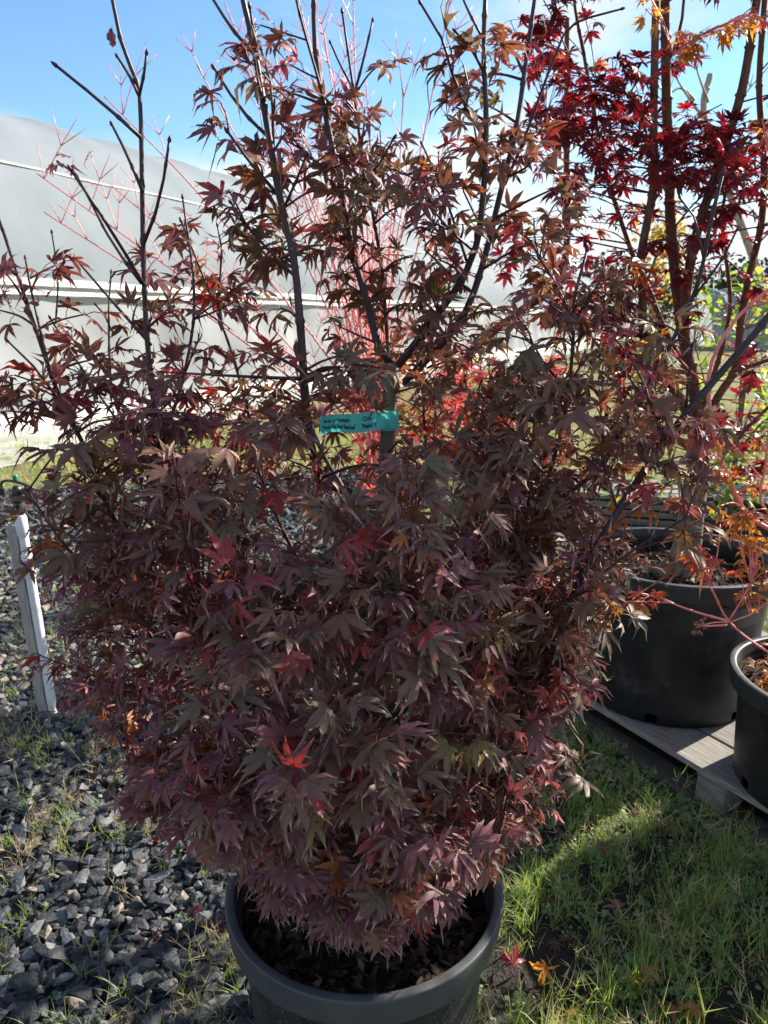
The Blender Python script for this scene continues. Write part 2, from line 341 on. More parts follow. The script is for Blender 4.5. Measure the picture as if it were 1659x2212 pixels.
def mass(name, protos, pi, R, S, C_, mats, mi, smooth=True):
    """many copies of small prototype pieces joined into one mesh"""
    Vs, Ts, Ms, Us, off = [], [], [], [], 0
    for k, (V, T, U) in enumerate(protos):
        idx = np.where(pi == k)[0]
        if not len(idx): continue
        W = np.einsum('nij,kj->nki', R[idx], V)*S[idx][:,None,None] + C_[idx][:,None,:]
        nv = len(V); Vs.append(W.reshape(-1, 3)); Ts.append((T[None] + (np.arange(len(idx))*nv)[:,None,None]).reshape(-1, 3) + off)
        Ms.append(np.repeat(mi[idx], len(T))); Us.append(np.tile(U, (len(idx), 1))); off += nv*len(idx)
    return trimesh(name, np.vstack(Vs), np.vstack(Ts), mats, np.concatenate(Ms), np.vstack(Us), smooth)
_cache = {}
def piece(key, proto, mat, name, smooth):
    k = (key, mat.name)
    if k not in _cache: _cache[k] = trimesh(name, proto[0], proto[1], [mat], None, proto[2], smooth)
    return _cache[k]
def scatter_pieces(key, name, protos, pi, R, S, C_, mats, mi, parent, pick, smooth, rest_name):
    for i in np.where(pick)[0]:
        o = link(name, piece((key, int(pi[i])), protos[pi[i]], mats[mi[i]], name, smooth))
        M = Matrix(np.vstack([np.hstack([R[i]*S[i], C_[i][:,None]]), [0, 0, 0, 1]]).tolist())
        pl = parent.location; M.translation = M.translation - pl
        o.parent = parent; o.matrix_basis = M
    k = ~pick
    if k.any():
        o = link(rest_name, mass(rest_name, protos, pi[k], R[k], S[k], C_[k], mats, mi[k], smooth)); child(o, parent); o['kind'] = 'stuff'
def in_gravel(x, y):
    far = np.where(x > -4, 7.0 + (x+4)*.35, 7.0 + (x+4)*.367)
    return (x < gravel_edge_v(y) + rng.normal(0, .07, len(x))) & (y < far + rng.normal(0, .06, len(x)))
def gravel_edge_v(Y): return .02 + .10*np.sin(Y*1.7) + np.where(Y < 1.5, -.10, 0) + .02*Y
pts = []
for (y0, y1, sp, smin, smax) in ((.35, 1.6, .0260, .010, .045), (1.6, 3.2, .0235, .009, .038), (3.2, 5.2, .032, .013, .038), (5.2, 8.4, .058, .024, .046)):
    for lay in range(2):
        xs = np.arange(-.85*y1-.7, .5, sp); ys = np.arange(y0, y1, sp); X, Yg = np.meshgrid(xs, ys); X = X.ravel() + rng.normal(0, sp*.35, X.size); Yg = Yg.ravel() + rng.normal(0, sp*.35, Yg.size)
        k = (X > -.80*Yg - .6) & in_gravel(X, Yg); X, Yg = X[k], Yg[k]
        if lay: k = rng.random(len(X)) < .5; X, Yg = X[k], Yg[k]
        s = smin + (smax-smin)*rng.beta(1.2, 3.0, len(X)); pts.append(np.stack([X, Yg, s*(.25 + lay*.55), s], 1))
pts = np.vstack(pts); n = len(pts)
# occasional spilled stones on the soil side
pi = rng.integers(0, len(STONES), n); R = rot_rand(n, .35); sunlit_dusty = np.clip((pts[:,1]-2.2)/1.2, 0, 1)*np.clip((5.2-pts[:,1])/1.0, .25, 1); u_ = rng.random(n)  # dusty tan band where sun falls; its brightness partly put into the stone mix
mi = np.where(u_ < .50*(1-.75*sunlit_dusty), 0, np.where(u_ < .86 - .36*sunlit_dusty, 1, np.where(u_ < .96 - .14*sunlit_dusty, 2, 3)))
C_ = pts[:,:3].copy(); S = pts[:,3]
q = proj(C_); area = np.where(inframe(C_) & ~((q[:,0] > 235) & (q[:,0] < 500) & (q[:,1] > 780)), S/q[:,2]*(1 + C_[:,2]*6), 0)
pick = np.zeros(n, bool); pick[np.argsort(-area)[:300]] = True
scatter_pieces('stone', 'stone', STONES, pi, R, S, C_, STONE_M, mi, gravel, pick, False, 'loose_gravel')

# ------------------------------------------------------------------ greenhouse
AX = math.radians(24.8); A = np.array([math.sin(AX), math.cos(AX)]); NP = np.array([-math.cos(AX), math.sin(AX)])
B0 = at(0, 932, 1.0); t_ = CAMZ/(CAMZ - B0[2]); B0 = np.array([B0[0]*t_, t_])      # a point of the base line on the ground
PB = B0 @ NP; S0 = B0 @ A
WID, EAVE, RISE = 9.0, 2.2, 3.45
film_m, t, o = base_mat('greenhouse_film'); p = N(t, 'ShaderNodeBsdfPrincipled'); pos = geopos(t)
L(t, ramp(t, noise(t, .7, 6, .6, pos), [(.3, (.245, .285, .315)), (.7, (.315, .35, .38))]), p.inputs['Base Color']); p.inputs['Roughness'].default_value = .75; p.inputs['Specular IOR Level'].default_value = .15
L(t, bump(t, noise(t, 2.2, 5, .6, pos), .2, .03), p.inputs['Normal'])
tr = N(t, 'ShaderNodeBsdfTranslucent'); tr.inputs[0].default_value = (.42, .45, .46, 1); ms = N(t, 'ShaderNodeMixShader'); ms.inputs[0].default_value = .36
L(t, p.outputs[0], ms.inputs[1]); L(t, tr.outputs[0], ms.inputs[2]); L(t, ms.outputs[0], o.inputs[0])
side_m = film_m.copy(); side_m.name = 'greenhouse_side_film'  # brighter copy of the roof film, the wall's sunlight put into its colour
for nd_ in side_m.node_tree.nodes:
    if nd_.type == 'VALTORGB': nd_.color_ramp.elements[0].color = (.33, .35, .355, 1); nd_.color_ramp.elements[1].color = (.43, .445, .45, 1)
    if nd_.type == 'BSDF_TRANSLUCENT': nd_.inputs[0].default_value = (.62, .63, .62, 1)
GALV = simple('galvanised_tube', [(.3, (.42, .43, .44)), (.7, (.58, .58, .58))], 8, .45, .5, 0)
WHITE_BOARD = simple('white_board', [(.3, (.62, .60, .56)), (.7, (.78, .77, .74))], 5, .7, .3, .3)
SKIRT = simple('white_ground_sheet', [(.25, (.22, .22, .16)), (.5, (.36, .355, .31)), (.8, (.46, .455, .43))], 1.3, .7, .3, .7, .05, 4)
def gw(s, p_, z): return (A[0]*s + NP[0]*p_, A[1]*s + NP[1]*p_, z)
gh = empty('greenhouse', gw(S0+20, PB+WID/2, 0), 'long arched greenhouse covered with white translucent plastic film', 'greenhouse')
def arch(q):
    """q 0..1 across: perpendicular offset and height"""
    a = math.pi*(1-q); return WID/2*(1+math.cos(a)), EAVE + RISE*math.sin(a)**.92
SL0, SL1, BAY = S0-14, S0+92, 2.0
def grid_geo(fn, ni, nj, mat, name, parent, smooth=True):
    V = [fn(i/ni, j/nj) for i in range(ni+1) for j in range(nj+1)]; T = []
    for i in range(ni):
        for j in range(nj):
            a = i*(nj+1)+j; T += [(a, a+1, a+nj+2), (a, a+nj+2, a+nj+1)]
    o = link(name, trimesh(name, V, T, [mat], smooth=smooth)); return child(o, parent)
nb = int((SL1-SL0)/BAY)
def roof_fn(i, j):
    s = SL0 + (SL1-SL0)*i; pp, z = arch(j); k = abs(math.sin(math.pi*(s-SL0)/BAY)); sag = .08*k
    return gw(s, PB+pp, z - sag*math.sin(math.pi*j)*1.0)
grid_geo(roof_fn, nb*6, 30, film_m, 'roof_film', gh)
ph = [random.uniform(0, 6) for _ in range(8)]
def side_fn(off):
    def f(i, j):
        s = SL0 + (SL1-SL0)*i; z = .22 + (EAVE-.24)*j
        w = .05*math.sin(s*1.1+ph[0]+z*.8) + .035*math.sin(s*3.7+z*2.1+ph[1]) + .03*math.sin(z*4+s*.6+ph[2])
        w *= math.sin(math.pi*min(1, j*1.0))**.5 if 0 < j < 1 else 0
        return gw(s, PB + off - (.15 if off == 0 else 0) + w, z)
    return f
grid_geo(side_fn(0), 420, 12, side_m, 'side_film', gh)
grid_geo(side_fn(WID), 120, 6, film_m, 'side_film', gh)
for s in (SL0, SL1):
    grid_geo(lambda i, j: gw(s, PB + arch(i)[0], .02 + (arch(i)[1]-.03)*j), 24, 6, film_m, 'end_film', gh)
for k in range(nb+1):
    s = SL0 + k*BAY
    if s > S0+70: break
    P = [gw(s, PB+.06, 0), gw(s, PB+.06, EAVE)] + [gw(s, PB + .06 + (WID-.12)*arch(q)[0]/WID, arch(q)[1]-.07) for q in np.linspace(.04, .96, 22)] + [gw(s, PB+WID-.06, EAVE), gw(s, PB+WID-.06, 0)]
    V, T = tube_arrays(P, .03, 6); child(link('rib', trimesh('rib', V, T, [GALV])), gh)
def rail(name, pp, z, w, h, mat):
    V = []; T = []; ns = 80
    for i in range(ns+1):
        s = SL0 + (SL1-SL0)*i/ns; dz = .012*math.sin(i*2.3)
        for (a, b) in ((-w, -h), (w, -h), (w, h), (-w, h)): V.append(gw(s, pp+a, z+b+dz))
    for i in range(ns):
        for j in range(4):
            k = (j+1) % 4; T += [(i*4+j, i*4+k, i*4+4+k), (i*4+j, i*4+4+k, i*4+4+j)]
    child(link(name, trimesh(name, V, T, [mat], smooth=False)), gh)
rail('hip_rail', PB-.17, EAVE, .035, .055, WHITE_BOARD)
rail('roll_up_tube', PB-.22, EAVE-.16, .03, .03, WHITE_BOARD)
rail('base_board', PB-.19, .13, .025, .125, WHITE_BOARD)
rail('purlin', PB+arch(.165)[0], arch(.165)[1]+.0, .018, .012, WHITE_BOARD)
rail('girt', PB+.10, 1.25, .02, .03, GALV)
grid_geo(lambda i, j: gw(SL0 + 60*i, PB - .22 - (2.1 + .25*math.sin(i*70))*j, .012 + .03*abs(math.sin(i*190 + j*5))*math.sin(math.pi*j) + (.02 if j == 0 else 0)), 240, 8, SKIRT, 'ground_skirt', gh)
# a second tunnel far behind on the right
gh2 = empty('far_greenhouse', (26, 42, 0), 'small distant pale hoop house beyond the red maples on the right', 'greenhouse')
def far_fn(i, j):
    a = math.pi*j; k = abs(math.sin(math.pi*i*14)); return (19 + 12*i, 44 - 6*i + 3.6*(1-math.cos(a)) , .05 + (3.4 - .12*k)*math.sin(a)**.7)
grid_geo(far_fn, 84, 16, film_m, 'roof_film', gh2)
for k in range(15):
    i = k/14; P = [(19 + 12*i, 44 - 6*i + 3.6*(1-math.cos(a)), .05 + 3.44*max(0, math.sin(a))**.7) for a in np.linspace(0, math.pi, 15)]
    V, T = tube_arrays(P, .04, 5); child(link('rib', trimesh('rib', V, T, [GALV])), gh2)

# ------------------------------------------------------------------ leaf prototypes
def leaf_proto(n, width, droop, fold, seed, fine=True, pet=.5, lens=None, bendy=.12, lobes_join=.55, curl=.0):
    r = np.random.default_rng(seed); V, T, U = [], [], []
    if n == 1: ang, ln = [0], [1]
    elif n == 5: ang, ln = [0, 40, -40, 84, -84], [1, .93, .93, .64, .64]
    else: ang, ln = [0, 34, -34, 70, -70, 112, -112], [1, .95, .95, .78, .78, .46, .46]
    ts = np.array([0, .15, .38, .62, .84, 1.0]) if fine else np.array([0, .25, .55, .82, 1.0])
    wf = np.interp(ts, [0, .13, .32, .52, .70, .86, 1], [.30, lobes_join, .92, 1, .70, .30, 0])
    for a, l in zip(ang, ln):
        th = math.radians(a + r.normal(0, 5)); l = l*r.uniform(.88, 1.08); d = np.array([math.sin(th), math.cos(th)]); pr = np.array([math.cos(th), -math.sin(th)])
        dr = droop*r.uniform(.4, 1.5) + r.normal(0, .06); bd = r.normal(0, bendy); fo = fold*r.uniform(.3, 1.6); cu = curl*r.normal(0, 1); tw = r.normal(0, .35); b0 = len(V)
        for i, tt in enumerate(ts):
            c2 = d*tt*l + pr*bd*tt*tt*l; z = -dr*tt**2*l + cu*max(0, tt-.6)**2*6*l; w = width*l*wf[i]*(1 + (r.uniform(-.13, .13) if fine else 0))
            pull = 1 - .25*abs(dr)*tt
            c2 = c2*pull
            if i == len(ts)-1: V.append((*c2, z)); U.append((1, .5)); continue
            for sd in (-1, 0, 1):
                e = c2 + pr*w*sd + (d*.04*abs(sd)*(1 if i % 2 else -1)*l if fine else 0); V.append((e[0], e[1], z + abs(sd)*fo*w + sd*tw*tt*w)); U.append((tt, .5+.5*sd))
        m = len(ts)-1
        for i in range(m-1):
            for k in (0, 1):
                A_, B_, C2, D_ = b0+i*3+k, b0+i*3+k+1, b0+i*3+3+k+1, b0+i*3+3+k; T += [(A_, B_, C2), (A_, C2, D_)]
        e = b0+(m-1)*3; T += [(e, e+1, b0+m*3), (e+1, e+2, b0+m*3)]
    if pet:
        b0 = len(V); 
        for i, y in enumerate((0, -.5, -1)):
            for k in range(3):
                a = k*2.094; V.append((.016*math.cos(a), y*pet, .016*math.sin(a) + pet*.12*math.sin(math.pi*i/2*1.0) - .01)); U.append((-.5, .5))
        for i in range(2):
            for k in range(3):
                j = (k+1) % 3; T += [(b0+i*3+k, b0+i*3+j, b0+i*3+3+j), (b0+i*3+k, b0+i*3+3+j, b0+i*3+3+k)]
    return np.array(V), np.array(T), np.array(U)
LEAF_MAIN = [leaf_proto(7 if i % 3 else 5, .105 + .035*((i*7) % 5)/4, .15+.14*((i*3) % 5)/1.6, .1+.5*((i*5) % 4)/3, 100+i, True, .5, curl=.05+.2*(i % 3), bendy=.1+.1*(i % 3), lobes_join=.62) for i in range(24)]
LEAF_RED = [leaf_proto(7, .125, .22+.05*(i % 3), .18, 200+i, True, .6, bendy=.15) for i in range(10)]
LEAF_LACE = [leaf_proto(7, .12, .35, .2, 300+i, True, .6, bendy=.2, curl=.15) for i in range(8)]
LEAF_LOW = [leaf_proto(7, .17, .2, .1, 400+i, False, .3) for i in range(6)]
LEAF_OVAL = [leaf_proto(1, .24, .2, .2, 500+i, False, .2) for i in range(5)]

class Tree:
    """collects stems, twigs and leaves; leaves are hung on twigs that grow from the nearest stem"""
    def __init__(s): s.skel = []; s.skr = []; s.tw = Geo(); s.L = []
    def stem(s, P, r): s.skel.append(np.asarray(P)); s.skr.append(np.broadcast_to(r, (len(P),)))
    def ready(s): s.K = np.vstack(s.skel); s.KR = np.concatenate(s.skr)
    def leaf(s, node, d, n, size, mat, npro, pet=.55):
        d = nrm(d); n = np.asarray(n, float); n = nrm(n - d*n.dot(d)); x = np.cross(d, n); s.L.append((np.stack([x, d, n], 1), size, node + d*size*pet, mat, int(rng.integers(npro))))
    def twig(s, p, r0=.0026, r1=.0013, zdrop=.02, down=.25, maxlen=.45, m=0, sides=5, arch=.05):
        w = np.linalg.norm((s.K - p)*np.array([1, 1, .8]), axis=1) + np.where(s.K[:,2] > p[2]-zdrop, .25, 0)
        k = int(np.argmin(w)); q = s.K[k]; ln = np.linalg.norm(p-q); mid = (p+q)/2 + np.array([0, 0, arch*ln]) + rng.normal(0, .04*ln, 3)
        C_ = spline([q, mid, p], 4); rr = min(r0*(1+ln*1.2), max(s.KR[k]*.8, r1*1.2)); V, T = tube_arrays(C_, np.linspace(rr, r1, len(C_)), sides); s.tw.add(V, T, m); return C_
    def arrays(s):
        return (np.array([l[4] for l in s.L]), np.array([l[0] for l in s.L]), np.array([l[1] for l in s.L]), np.array([l[2] for l in s.L]), np.array([l[3] for l in s.L]))

# ------------------------------------------------------------------ pots
def chips(center, r, z, n, parent, smin=.006, smax=.02, under=None):
    pr = [hull_proto(8, 1.6, .55, .22) for _ in range(8)]
    rr = r*np.sqrt(rng.random(n)); a = rng.uniform(0, 2*math.pi, n); s = rng.uniform(smin, smax, n)
    C_ = np.stack([center[0]+rr*np.cos(a), center[1]+rr*np.sin(a), z + .013*np.cos(math.pi*rr/r) + rng.uniform(0, .008, n) + s*.12], 1)
    o = link('bark_mulch', mass('bark_mulch', pr, rng.integers(0, 8, n), rot_rand(n, .4), s, C_, BARKCHIP, rng.choice(3, n, p=[.6, .32, .08]), False)); o.parent = under; o.matrix_parent_inverse = Matrix.Translation(parent.location).inverted(); o['kind'] = 'stuff'
def plant_pot(loc, R_, H, lip, label, body_mat, soil_drop=.06, base=.80, holes=False, group='black nursery pots', nchips=500, ribs=False, cs=1.0):
    pot = empty('plant_pot', loc, label, 'plant pot', group)
    rb = R_*.90; r0 = R_*base; ht = .045
    prof = [(0.001, .006), (r0*.9, .006), (r0*.97, 0), (r0, .012), (r0 + (rb-r0)*.07, ht)] + [(r0 + (rb-r0)*k, H*k) for k in (.25, .5, .75)] + [(rb, H-lip), (rb, H-lip*.5)]
    sk = (lambda i, j: i == 3 and (j % 16) in (0, 1)) if holes else None
    V, T, U = lathe(prof, 96, sk); link('body', trimesh('body', V, T, [body_mat], uv=U), pot)
    th = R_*.075
    prof = [(rb+.001, H-lip+.003), (R_*.972-.001, H-lip), (R_*.972, H-lip-.0005), (R_*.976, H-lip), (R_*.978, H-lip+.003), (R_*.979, H-lip+.006), (R_*.990, H-.012), (R_*.992, H-.006), (R_*.991, H-.003), (R_*.988, H-.0008), (R_*.982, H), (R_-th*.75, H), (R_-th*.9, H-.0008), (R_-th, H-.004), (R_-th-.001, H-.010)]
    if ribs:
        for k in range(6): prof += [(R_-th-.006, H-.014-.016*k-.006), (R_-th-.011, H-.014-.016*k-.012)]
        prof += [(R_-th-.03, H-.30)]
    else: prof += [(R_-th-.012, H-.06), (R_-th-.03, H-.22)]
    V, T, U = lathe(prof, 96); link('rim', trimesh('rim', V, T, [POT_RIM if body_mat is POT_BODY else POT_RIM_DARK], uv=U), pot)
    ri = R_-th-.010; zs = H-soil_drop; V, T = [], []; nr, na = 14, 48
    for i in range(nr+1):
        for j in range(na):
            a = 2*math.pi*j/na; rr = ri*i/nr; V.append((rr*math.cos(a), rr*math.sin(a), zs + .012*math.cos(math.pi*i/nr) + rng.normal(0, .004)))
    for i in range(nr):
        for j in range(na):
            k = (j+1) % na; T += [(i*na+j, (i+1)*na+j, (i+1)*na+k), (i*na+j, (i+1)*na+k, i*na+k)]
    so = link('soil', trimesh('soil', V, T, [SOIL]), pot)
    chips((loc[0], loc[1]), ri*.97, loc[2]+zs, nchips, pot, .006*cs, .02*cs, so)
    return pot
POT1 = (-.042, 1.352, 0.0)
plant_pot(POT1, .300, .457, .062, 'black stippled plastic pot on the ground in the foreground holding the purple maple', POT_BODY, .055, .80, nchips=900)

# ------------------------------------------------------------------ the purple maple in the foreground
TX, TY = POT1[0], POT1[1]
maple = empty('purple_maple', (TX, TY, .40), 'bushy dark purple maple with tall bare-tipped stems in the foreground pot', 'tree')
mt = Tree()
trunk = np.array([(TX+.00, TY+.0, .395), (TX+.0, TY+.01, .6), (TX+.02, TY+.02, .9), at(830, 1100, TY+.02), at(838, 930, TY+.02), at(848, 785, TY+.03)])
P2, R2, (V, T), _ = stem_arrays(trunk, .021, .013, 10, .16); 
R2 = R2*np.where(P2[:,2] < .45, 1.25, 1); V, T = tube_arrays(P2, R2, 12)
child(link('trunk', trimesh('trunk', V, T, [BARK_TRUNK])), maple); mt.stem(P2, R2)
G_bud = Geo()
TOPN = []
def bud(p, d, r):
    P = np.array([p, p + d*r*1.2, p + d*r*3.0, p + d*r*4.4]); V, T = tube_arrays(P, [r*.8, r*1.35, r*.95, r*.15], 6); G_bud.add(V, T)
def branch(uv, Ys, r0, r1, start=None, par=maple, mat=BARK_DARK, tree=mt, node=.085, name='branch', sides=8, tipbud=True, keep=True, label=None):
    Ys = np.interp(np.linspace(0, 1, len(uv)), np.linspace(0, 1, len(Ys)), Ys)
    P = [at(u, v, y) for (u, v), y in zip(uv, Ys)]
    if start is not None: P = [np.array(start)] + P
    if tree is mt: r0, r1 = r0*.88, r1*.92
    if tree is not mt and mat is BARK_BROWN: r0, r1 = r0*.85, r1*.85
    P2, R2, (V, T), nodes = stem_arrays(P, r0, r1, sides, node)
    o = child(link(name, trimesh(name, V, T, [mat])), par)
    if keep: tree.stem(P2, R2)
    d = nrm(P2[-1]-P2[-3])
    if tipbud and P2[-1][2] < 2.6: bud(P2[-1], d, max(r1*1.2, .002))
    return P2, nodes, o
def tpt(z): return np.array([np.interp(z, trunk[:,2], trunk[:,0]), np.interp(z, trunk[:,2], trunk[:,1]), z])
BR = {}
def B(key, uv, Ys, r0, r1, start=None, node=.085, **k): BR[key] = branch(uv, Ys, r0, r1, start, node=node, **k); return BR[key]
B('b1', [(455,1330),(385,1190),(345,960),(320,760),(310,560),(305,300),(300,195),(265,100),(243,0),(232,-60)], [1.33,1.27,1.27,1.27,1.26], .0095, .003, tpt(.80), node=.075)
B('b1a', [(305,298),(230,230),(175,185),(125,145)], [1.26,1.25,1.22], .0036, .0024)
B('b1b', [(299,205),(280,165),(255,125)], [1.26,1.28], .0028, .002, node=.05)
B('b1c', [(301,205),(310,165),(316,120)], [1.26,1.24], .0028, .002, node=.05)
B('b1d', [(309,415),(270,325),(243,272)], [1.262,1.30], .0034, .0022)
B('b1e', [(311,525),(345,430),(365,308)], [1.265,1.22], .0034, .0022)
B('b1f', [(311,615),(235,490),(155,370)], [1.268,1.2,1.16], .0036, .0022)
B('b1g', [(306,612),(240,520),(165,378),(128,352)], [1.268,1.31,1.34], .0034, .0018)
B('b1h', [(326,745),(250,660),(170,567)], [1.27,1.36], .0032, .002)
B('b1i', [(350,960),(400,800),(420,640),(395,430)], [1.28,1.36,1.4], .0042, .002)
B('b1j', [(340,900),(250,870),(235,700),(240,590)], [1.28,1.42], .003, .0018)
B('b1k', [(245,720),(225,680),(208,660)], [1.4,1.42], .0022, .0016, node=.05)
B('b1l', [(120,700),(125,600),(112,505)], [1.55,1.56], .0022, .0014, node=.05)
B('b2', [(800,1085),(735,1055),(692,1032),(665,920),(650,720),(635,560),(605,430),(580,290),(550,110),(525,0),(512,-70)], [1.36,1.27,1.20,1.19,1.19,1.2,1.2], .0105, .0042, node=.09)
B('b2a', [(604,425),(540,350),(494,288)], [1.2,1.18], .0034, .0022)
B('b2b', [(582,298),(520,235),(464,150)], [1.2,1.23], .0034, .0022)
B('b2c', [(550,118),(500,60),(455,-10)], [1.2,1.22], .0034, .0022)
B('b2d', [(590,330),(588,200),(565,110)], [1.2,1.25], .003, .002)
B('b2e', [(640,600),(560,520),(500,440)], [1.2,1.26], .003, .002)
B('b2f', [(613,450),(640,390),(660,340)], [1.2,1.16], .0026, .0018)
B('b2g', [(560,140),(548,70),(540,20)], [1.2,1.17], .0028, .002)
B('b3', [(848,790),(815,740),(790,640),(760,540),(735,400),(700,230),(680,100),(678,-30)], [1.38,1.38,1.37,1.36], .0085, .004)
B('b3a', [(828,610),(812,500),(785,350),(763,190),(740,30)], [1.42,1.44], .0045, .0022, tpt(1.50))
B('b3b', [(766,200),(785,130),(804,48)], [1.44,1.42], .0028, .0018, node=.06)
B('b3c', [(762,190),(735,140),(715,95)], [1.44,1.46], .0024, .0018, node=.06)
B('b3d', [(705,250),(690,180),(655,60),(640,0)], [1.36,1.3], .003, .002)
B('b3e', [(740,420),(800,380),(850,300)], [1.36,1.3], .003, .002)
B('b3f', [(730,380),(660,330),(610,270)], [1.36,1.3], .003, .002)
B('b4', [(852,800),(930,700),(1000,600),(1035,500),(1050,300),(1045,100),(1050,-30)], [1.38,1.34,1.33,1.33], .0085, .0038)
B('b4a', [(1047,300),(990,200),(955,85),(910,10)], [1.33,1.3], .0034, .002)
B('b4b', [(1046,90),(1010,20),(990,-30)], [1.33,1.36], .0026, .002)
B('b4c', [(1046,160),(1020,110),(985,70)], [1.33,1.3], .0024, .0018)
B('b4d', [(1010,570),(960,420),(912,313)], [1.34,1.4], .003, .0018)
B('b4e', [(1020,540),(945,470),(918,395)], [1.34,1.28], .0026, .0016)
B('b5', [(870,830),(990,700),(1040,580),(1085,400),(1115,280),(1135,140),(1155,0),(1165,-70)], [1.38,1.42,1.45,1.46], .0085, .0036)
B('b5a', [(1090,400),(1140,280),(1180,170),(1230,60),(1340,20)], [1.46,1.4], .0034, .0018)
B('b5b', [(1060,520),(1000,400),(1090,330)], [1.45,1.5], .0024, .0016)
B('b6', [(1030,1520),(1110,1270),(1175,1060),(1220,900),(1238,740),(1240,650),(1267,545)], [1.33,1.25,1.22,1.22,1.22], .0075, .0024, tpt(.75))
B('b6a', [(1239,700),(1200,610),(1165,560)], [1.22,1.26], .0028, .0016)
B('b6b', [(1240,690),(1275,640),(1300,600)], [1.22,1.18], .0024, .0016)
B('b6c', [(1228,850),(1180,790),(1150,740)], [1.22,1.25], .0026, .0016)
B('b7', [(1040,1790),(1110,1585),(1185,1440),(1250,1260),(1335,1105),(1450,935),(1540,825),(1659,685),(1740,560)], [1.3,1.2,1.15,1.14,1.14,1.15,1.16], .0105, .0055, tpt(.47), node=.11)
B('b7a', [(1435,955),(1410,890),(1395,840)], [1.15,1.12], .003, .0018)
B('b7b', [(1480,895),(1490,800),(1495,750)], [1.15,1.12], .003, .002)
B('b7c', [(1440,945),(1500,925),(1560,890)], [1.15,1.2], .003, .002)
B('b7d', [(1335,1105),(1300,980),(1310,900)], [1.14,1.2], .003, .002)
B('b8', [(1080,1700),(1112,1560),(1115,1400),(1135,1150),(1150,1000),(1155,860)], [1.33,1.27,1.26,1.3], .0062, .0022, tpt(.5))
B('b9', [(480,1420),(330,1260),(228,1085),(190,980),(130,860),(80,720),(40,600),(4,490),(-20,420)], [1.36,1.26,1.22,1.2,1.2], .0085, .0026, tpt(.72))
B('b9a', [(150,900),(80,800),(20,740)], [1.2,1.15], .0028, .0016)
B('b9b', [(105,790),(70,640),(55,560)], [1.2,1.26], .0028, .0018)
B('b10', [(560,1300),(440,1180),(330,1010),(240,890),(160,770),(110,690)], [1.42,1.45,1.46], .0062, .002, tpt(.85))
B('b11', [(640,1200),(560,1020),(545,930),(500,760),(440,600),(392,480)], [1.46,1.5,1.52,1.52], .0062, .0022, tpt(.95))
B('b11a', [(500,760),(470,660),(480,560),(470,490)], [1.52,1.46], .0028, .0016)
B('b12', [(1000,1250),(1180,1100),(1300,1005),(1380,860),(1440,760),(1505,620),(1535,480),(1560,380)], [1.4,1.34,1.3,1.28], .0085, .003, tpt(.9), node=.1)
B('b12a', [(1385,850),(1440,800),(1500,740)], [1.3,1.34], .0028, .0016)
B('b12b', [(1500,640),(1560,560),(1590,500)], [1.28,1.25], .0028, .0018)
B('b12c', [(1520,560),(1500,470),(1470,430)], [1.28,1.31], .0024, .0016)
B('b13', [(620,1560),(440,1480),(300,1330),(150,1190),(60,1060)], [1.3,1.15,1.1,1.08], .0062, .002, tpt(.62))
B('b14', [(640,1700),(500,1700),(380,1660),(280,1650)], [1.25,1.1,1.05], .005, .0018, tpt(.52))
B('b15', [(900,1500),(1060,1420),(1220,1300),(1380,1180),(1480,1120)], [1.25,1.1,1.06,1.04], .0062, .0018, tpt(.7))
B('b16', [(930,1750),(1100,1700),(1200,1660)], [1.3,1.28,1.26], .005, .0018, tpt(.52))
B('b17', [(915,1050),(915,900),(918,800),(935,700)], [1.48,1.5], .0045, .0022, tpt(1.05))
# limbs hidden inside the mound
prof_z = [.46, .52, .60, .70, .85, 1.0, 1.2, 1.4, 1.62]; prof_r = [.14, .26, .37, .47, .54, .56, .55, .50, .42]
def mound_r(z, a):
    r = np.interp(z, prof_z, prof_r); c = math.cos(a); s_ = math.sin(a); r *= 1 + .13*math.sin(3*a + 5.1*z + .6) + .10*math.sin(5*a - 9.3*z + 2.0) + .06*math.sin(9*a + 14*z)
    return r*(1 + .06*(c < 0)*(-c) - .14*max(c, 0))*(1 - .10*max(-s_, 0)) 
for k in range(18):
    a = 2*math.pi*k/18*2.4 + .3; z0 = .50 + .75*(k/18); z1 = z0 + .10 + .25*rng.random(); r = mound_r(min(z1, 1.6), a)*.80
    p0 = tpt(z0); p1 = np.array([TX + r*math.cos(a), TY + r*math.sin(a), z1]); mid = (p0+p1)/2 + np.array([0, 0, -.03]) + rng.normal(0, .02, 3)
    P2, R2, (V, T), nd = stem_arrays([p0, mid, p1], .0065, .0025, 7, .07); child(link('branch', trimesh('branch', V, T, [BARK_DARK])), maple); mt.stem(P2, R2)
mt.ready()
UP = np.array([0, 0, 1.])
TAG_BOX = (312, 402, 402, 436)
def pick_mat(p):
    n = .5 + .5*math.sin(p[0]*7.3 + 1.3)*math.cos(p[2]*6.1 + p[1]*4); lowleft = np.clip((1.35 - p[2])*1.1 - p[0]*.9, 0, 1)
    w = np.array([.20 + .5*lowleft, .05 + .36*lowleft*n, .36*(1-lowleft) + .12, .22*(1-.7*lowleft), .24*(1-lowleft) + .03, .085, .025, .02]); w /= w.sum(); return int(rng.choice(8, p=w))
YX = [40, 97, 199, 226, 262, 310, 365, 440, 500, 551, 583, 640, 670]; YY = [770, 800, 862, 872, 915, 950, 965, 935, 868, 832, 790, 722, 690]
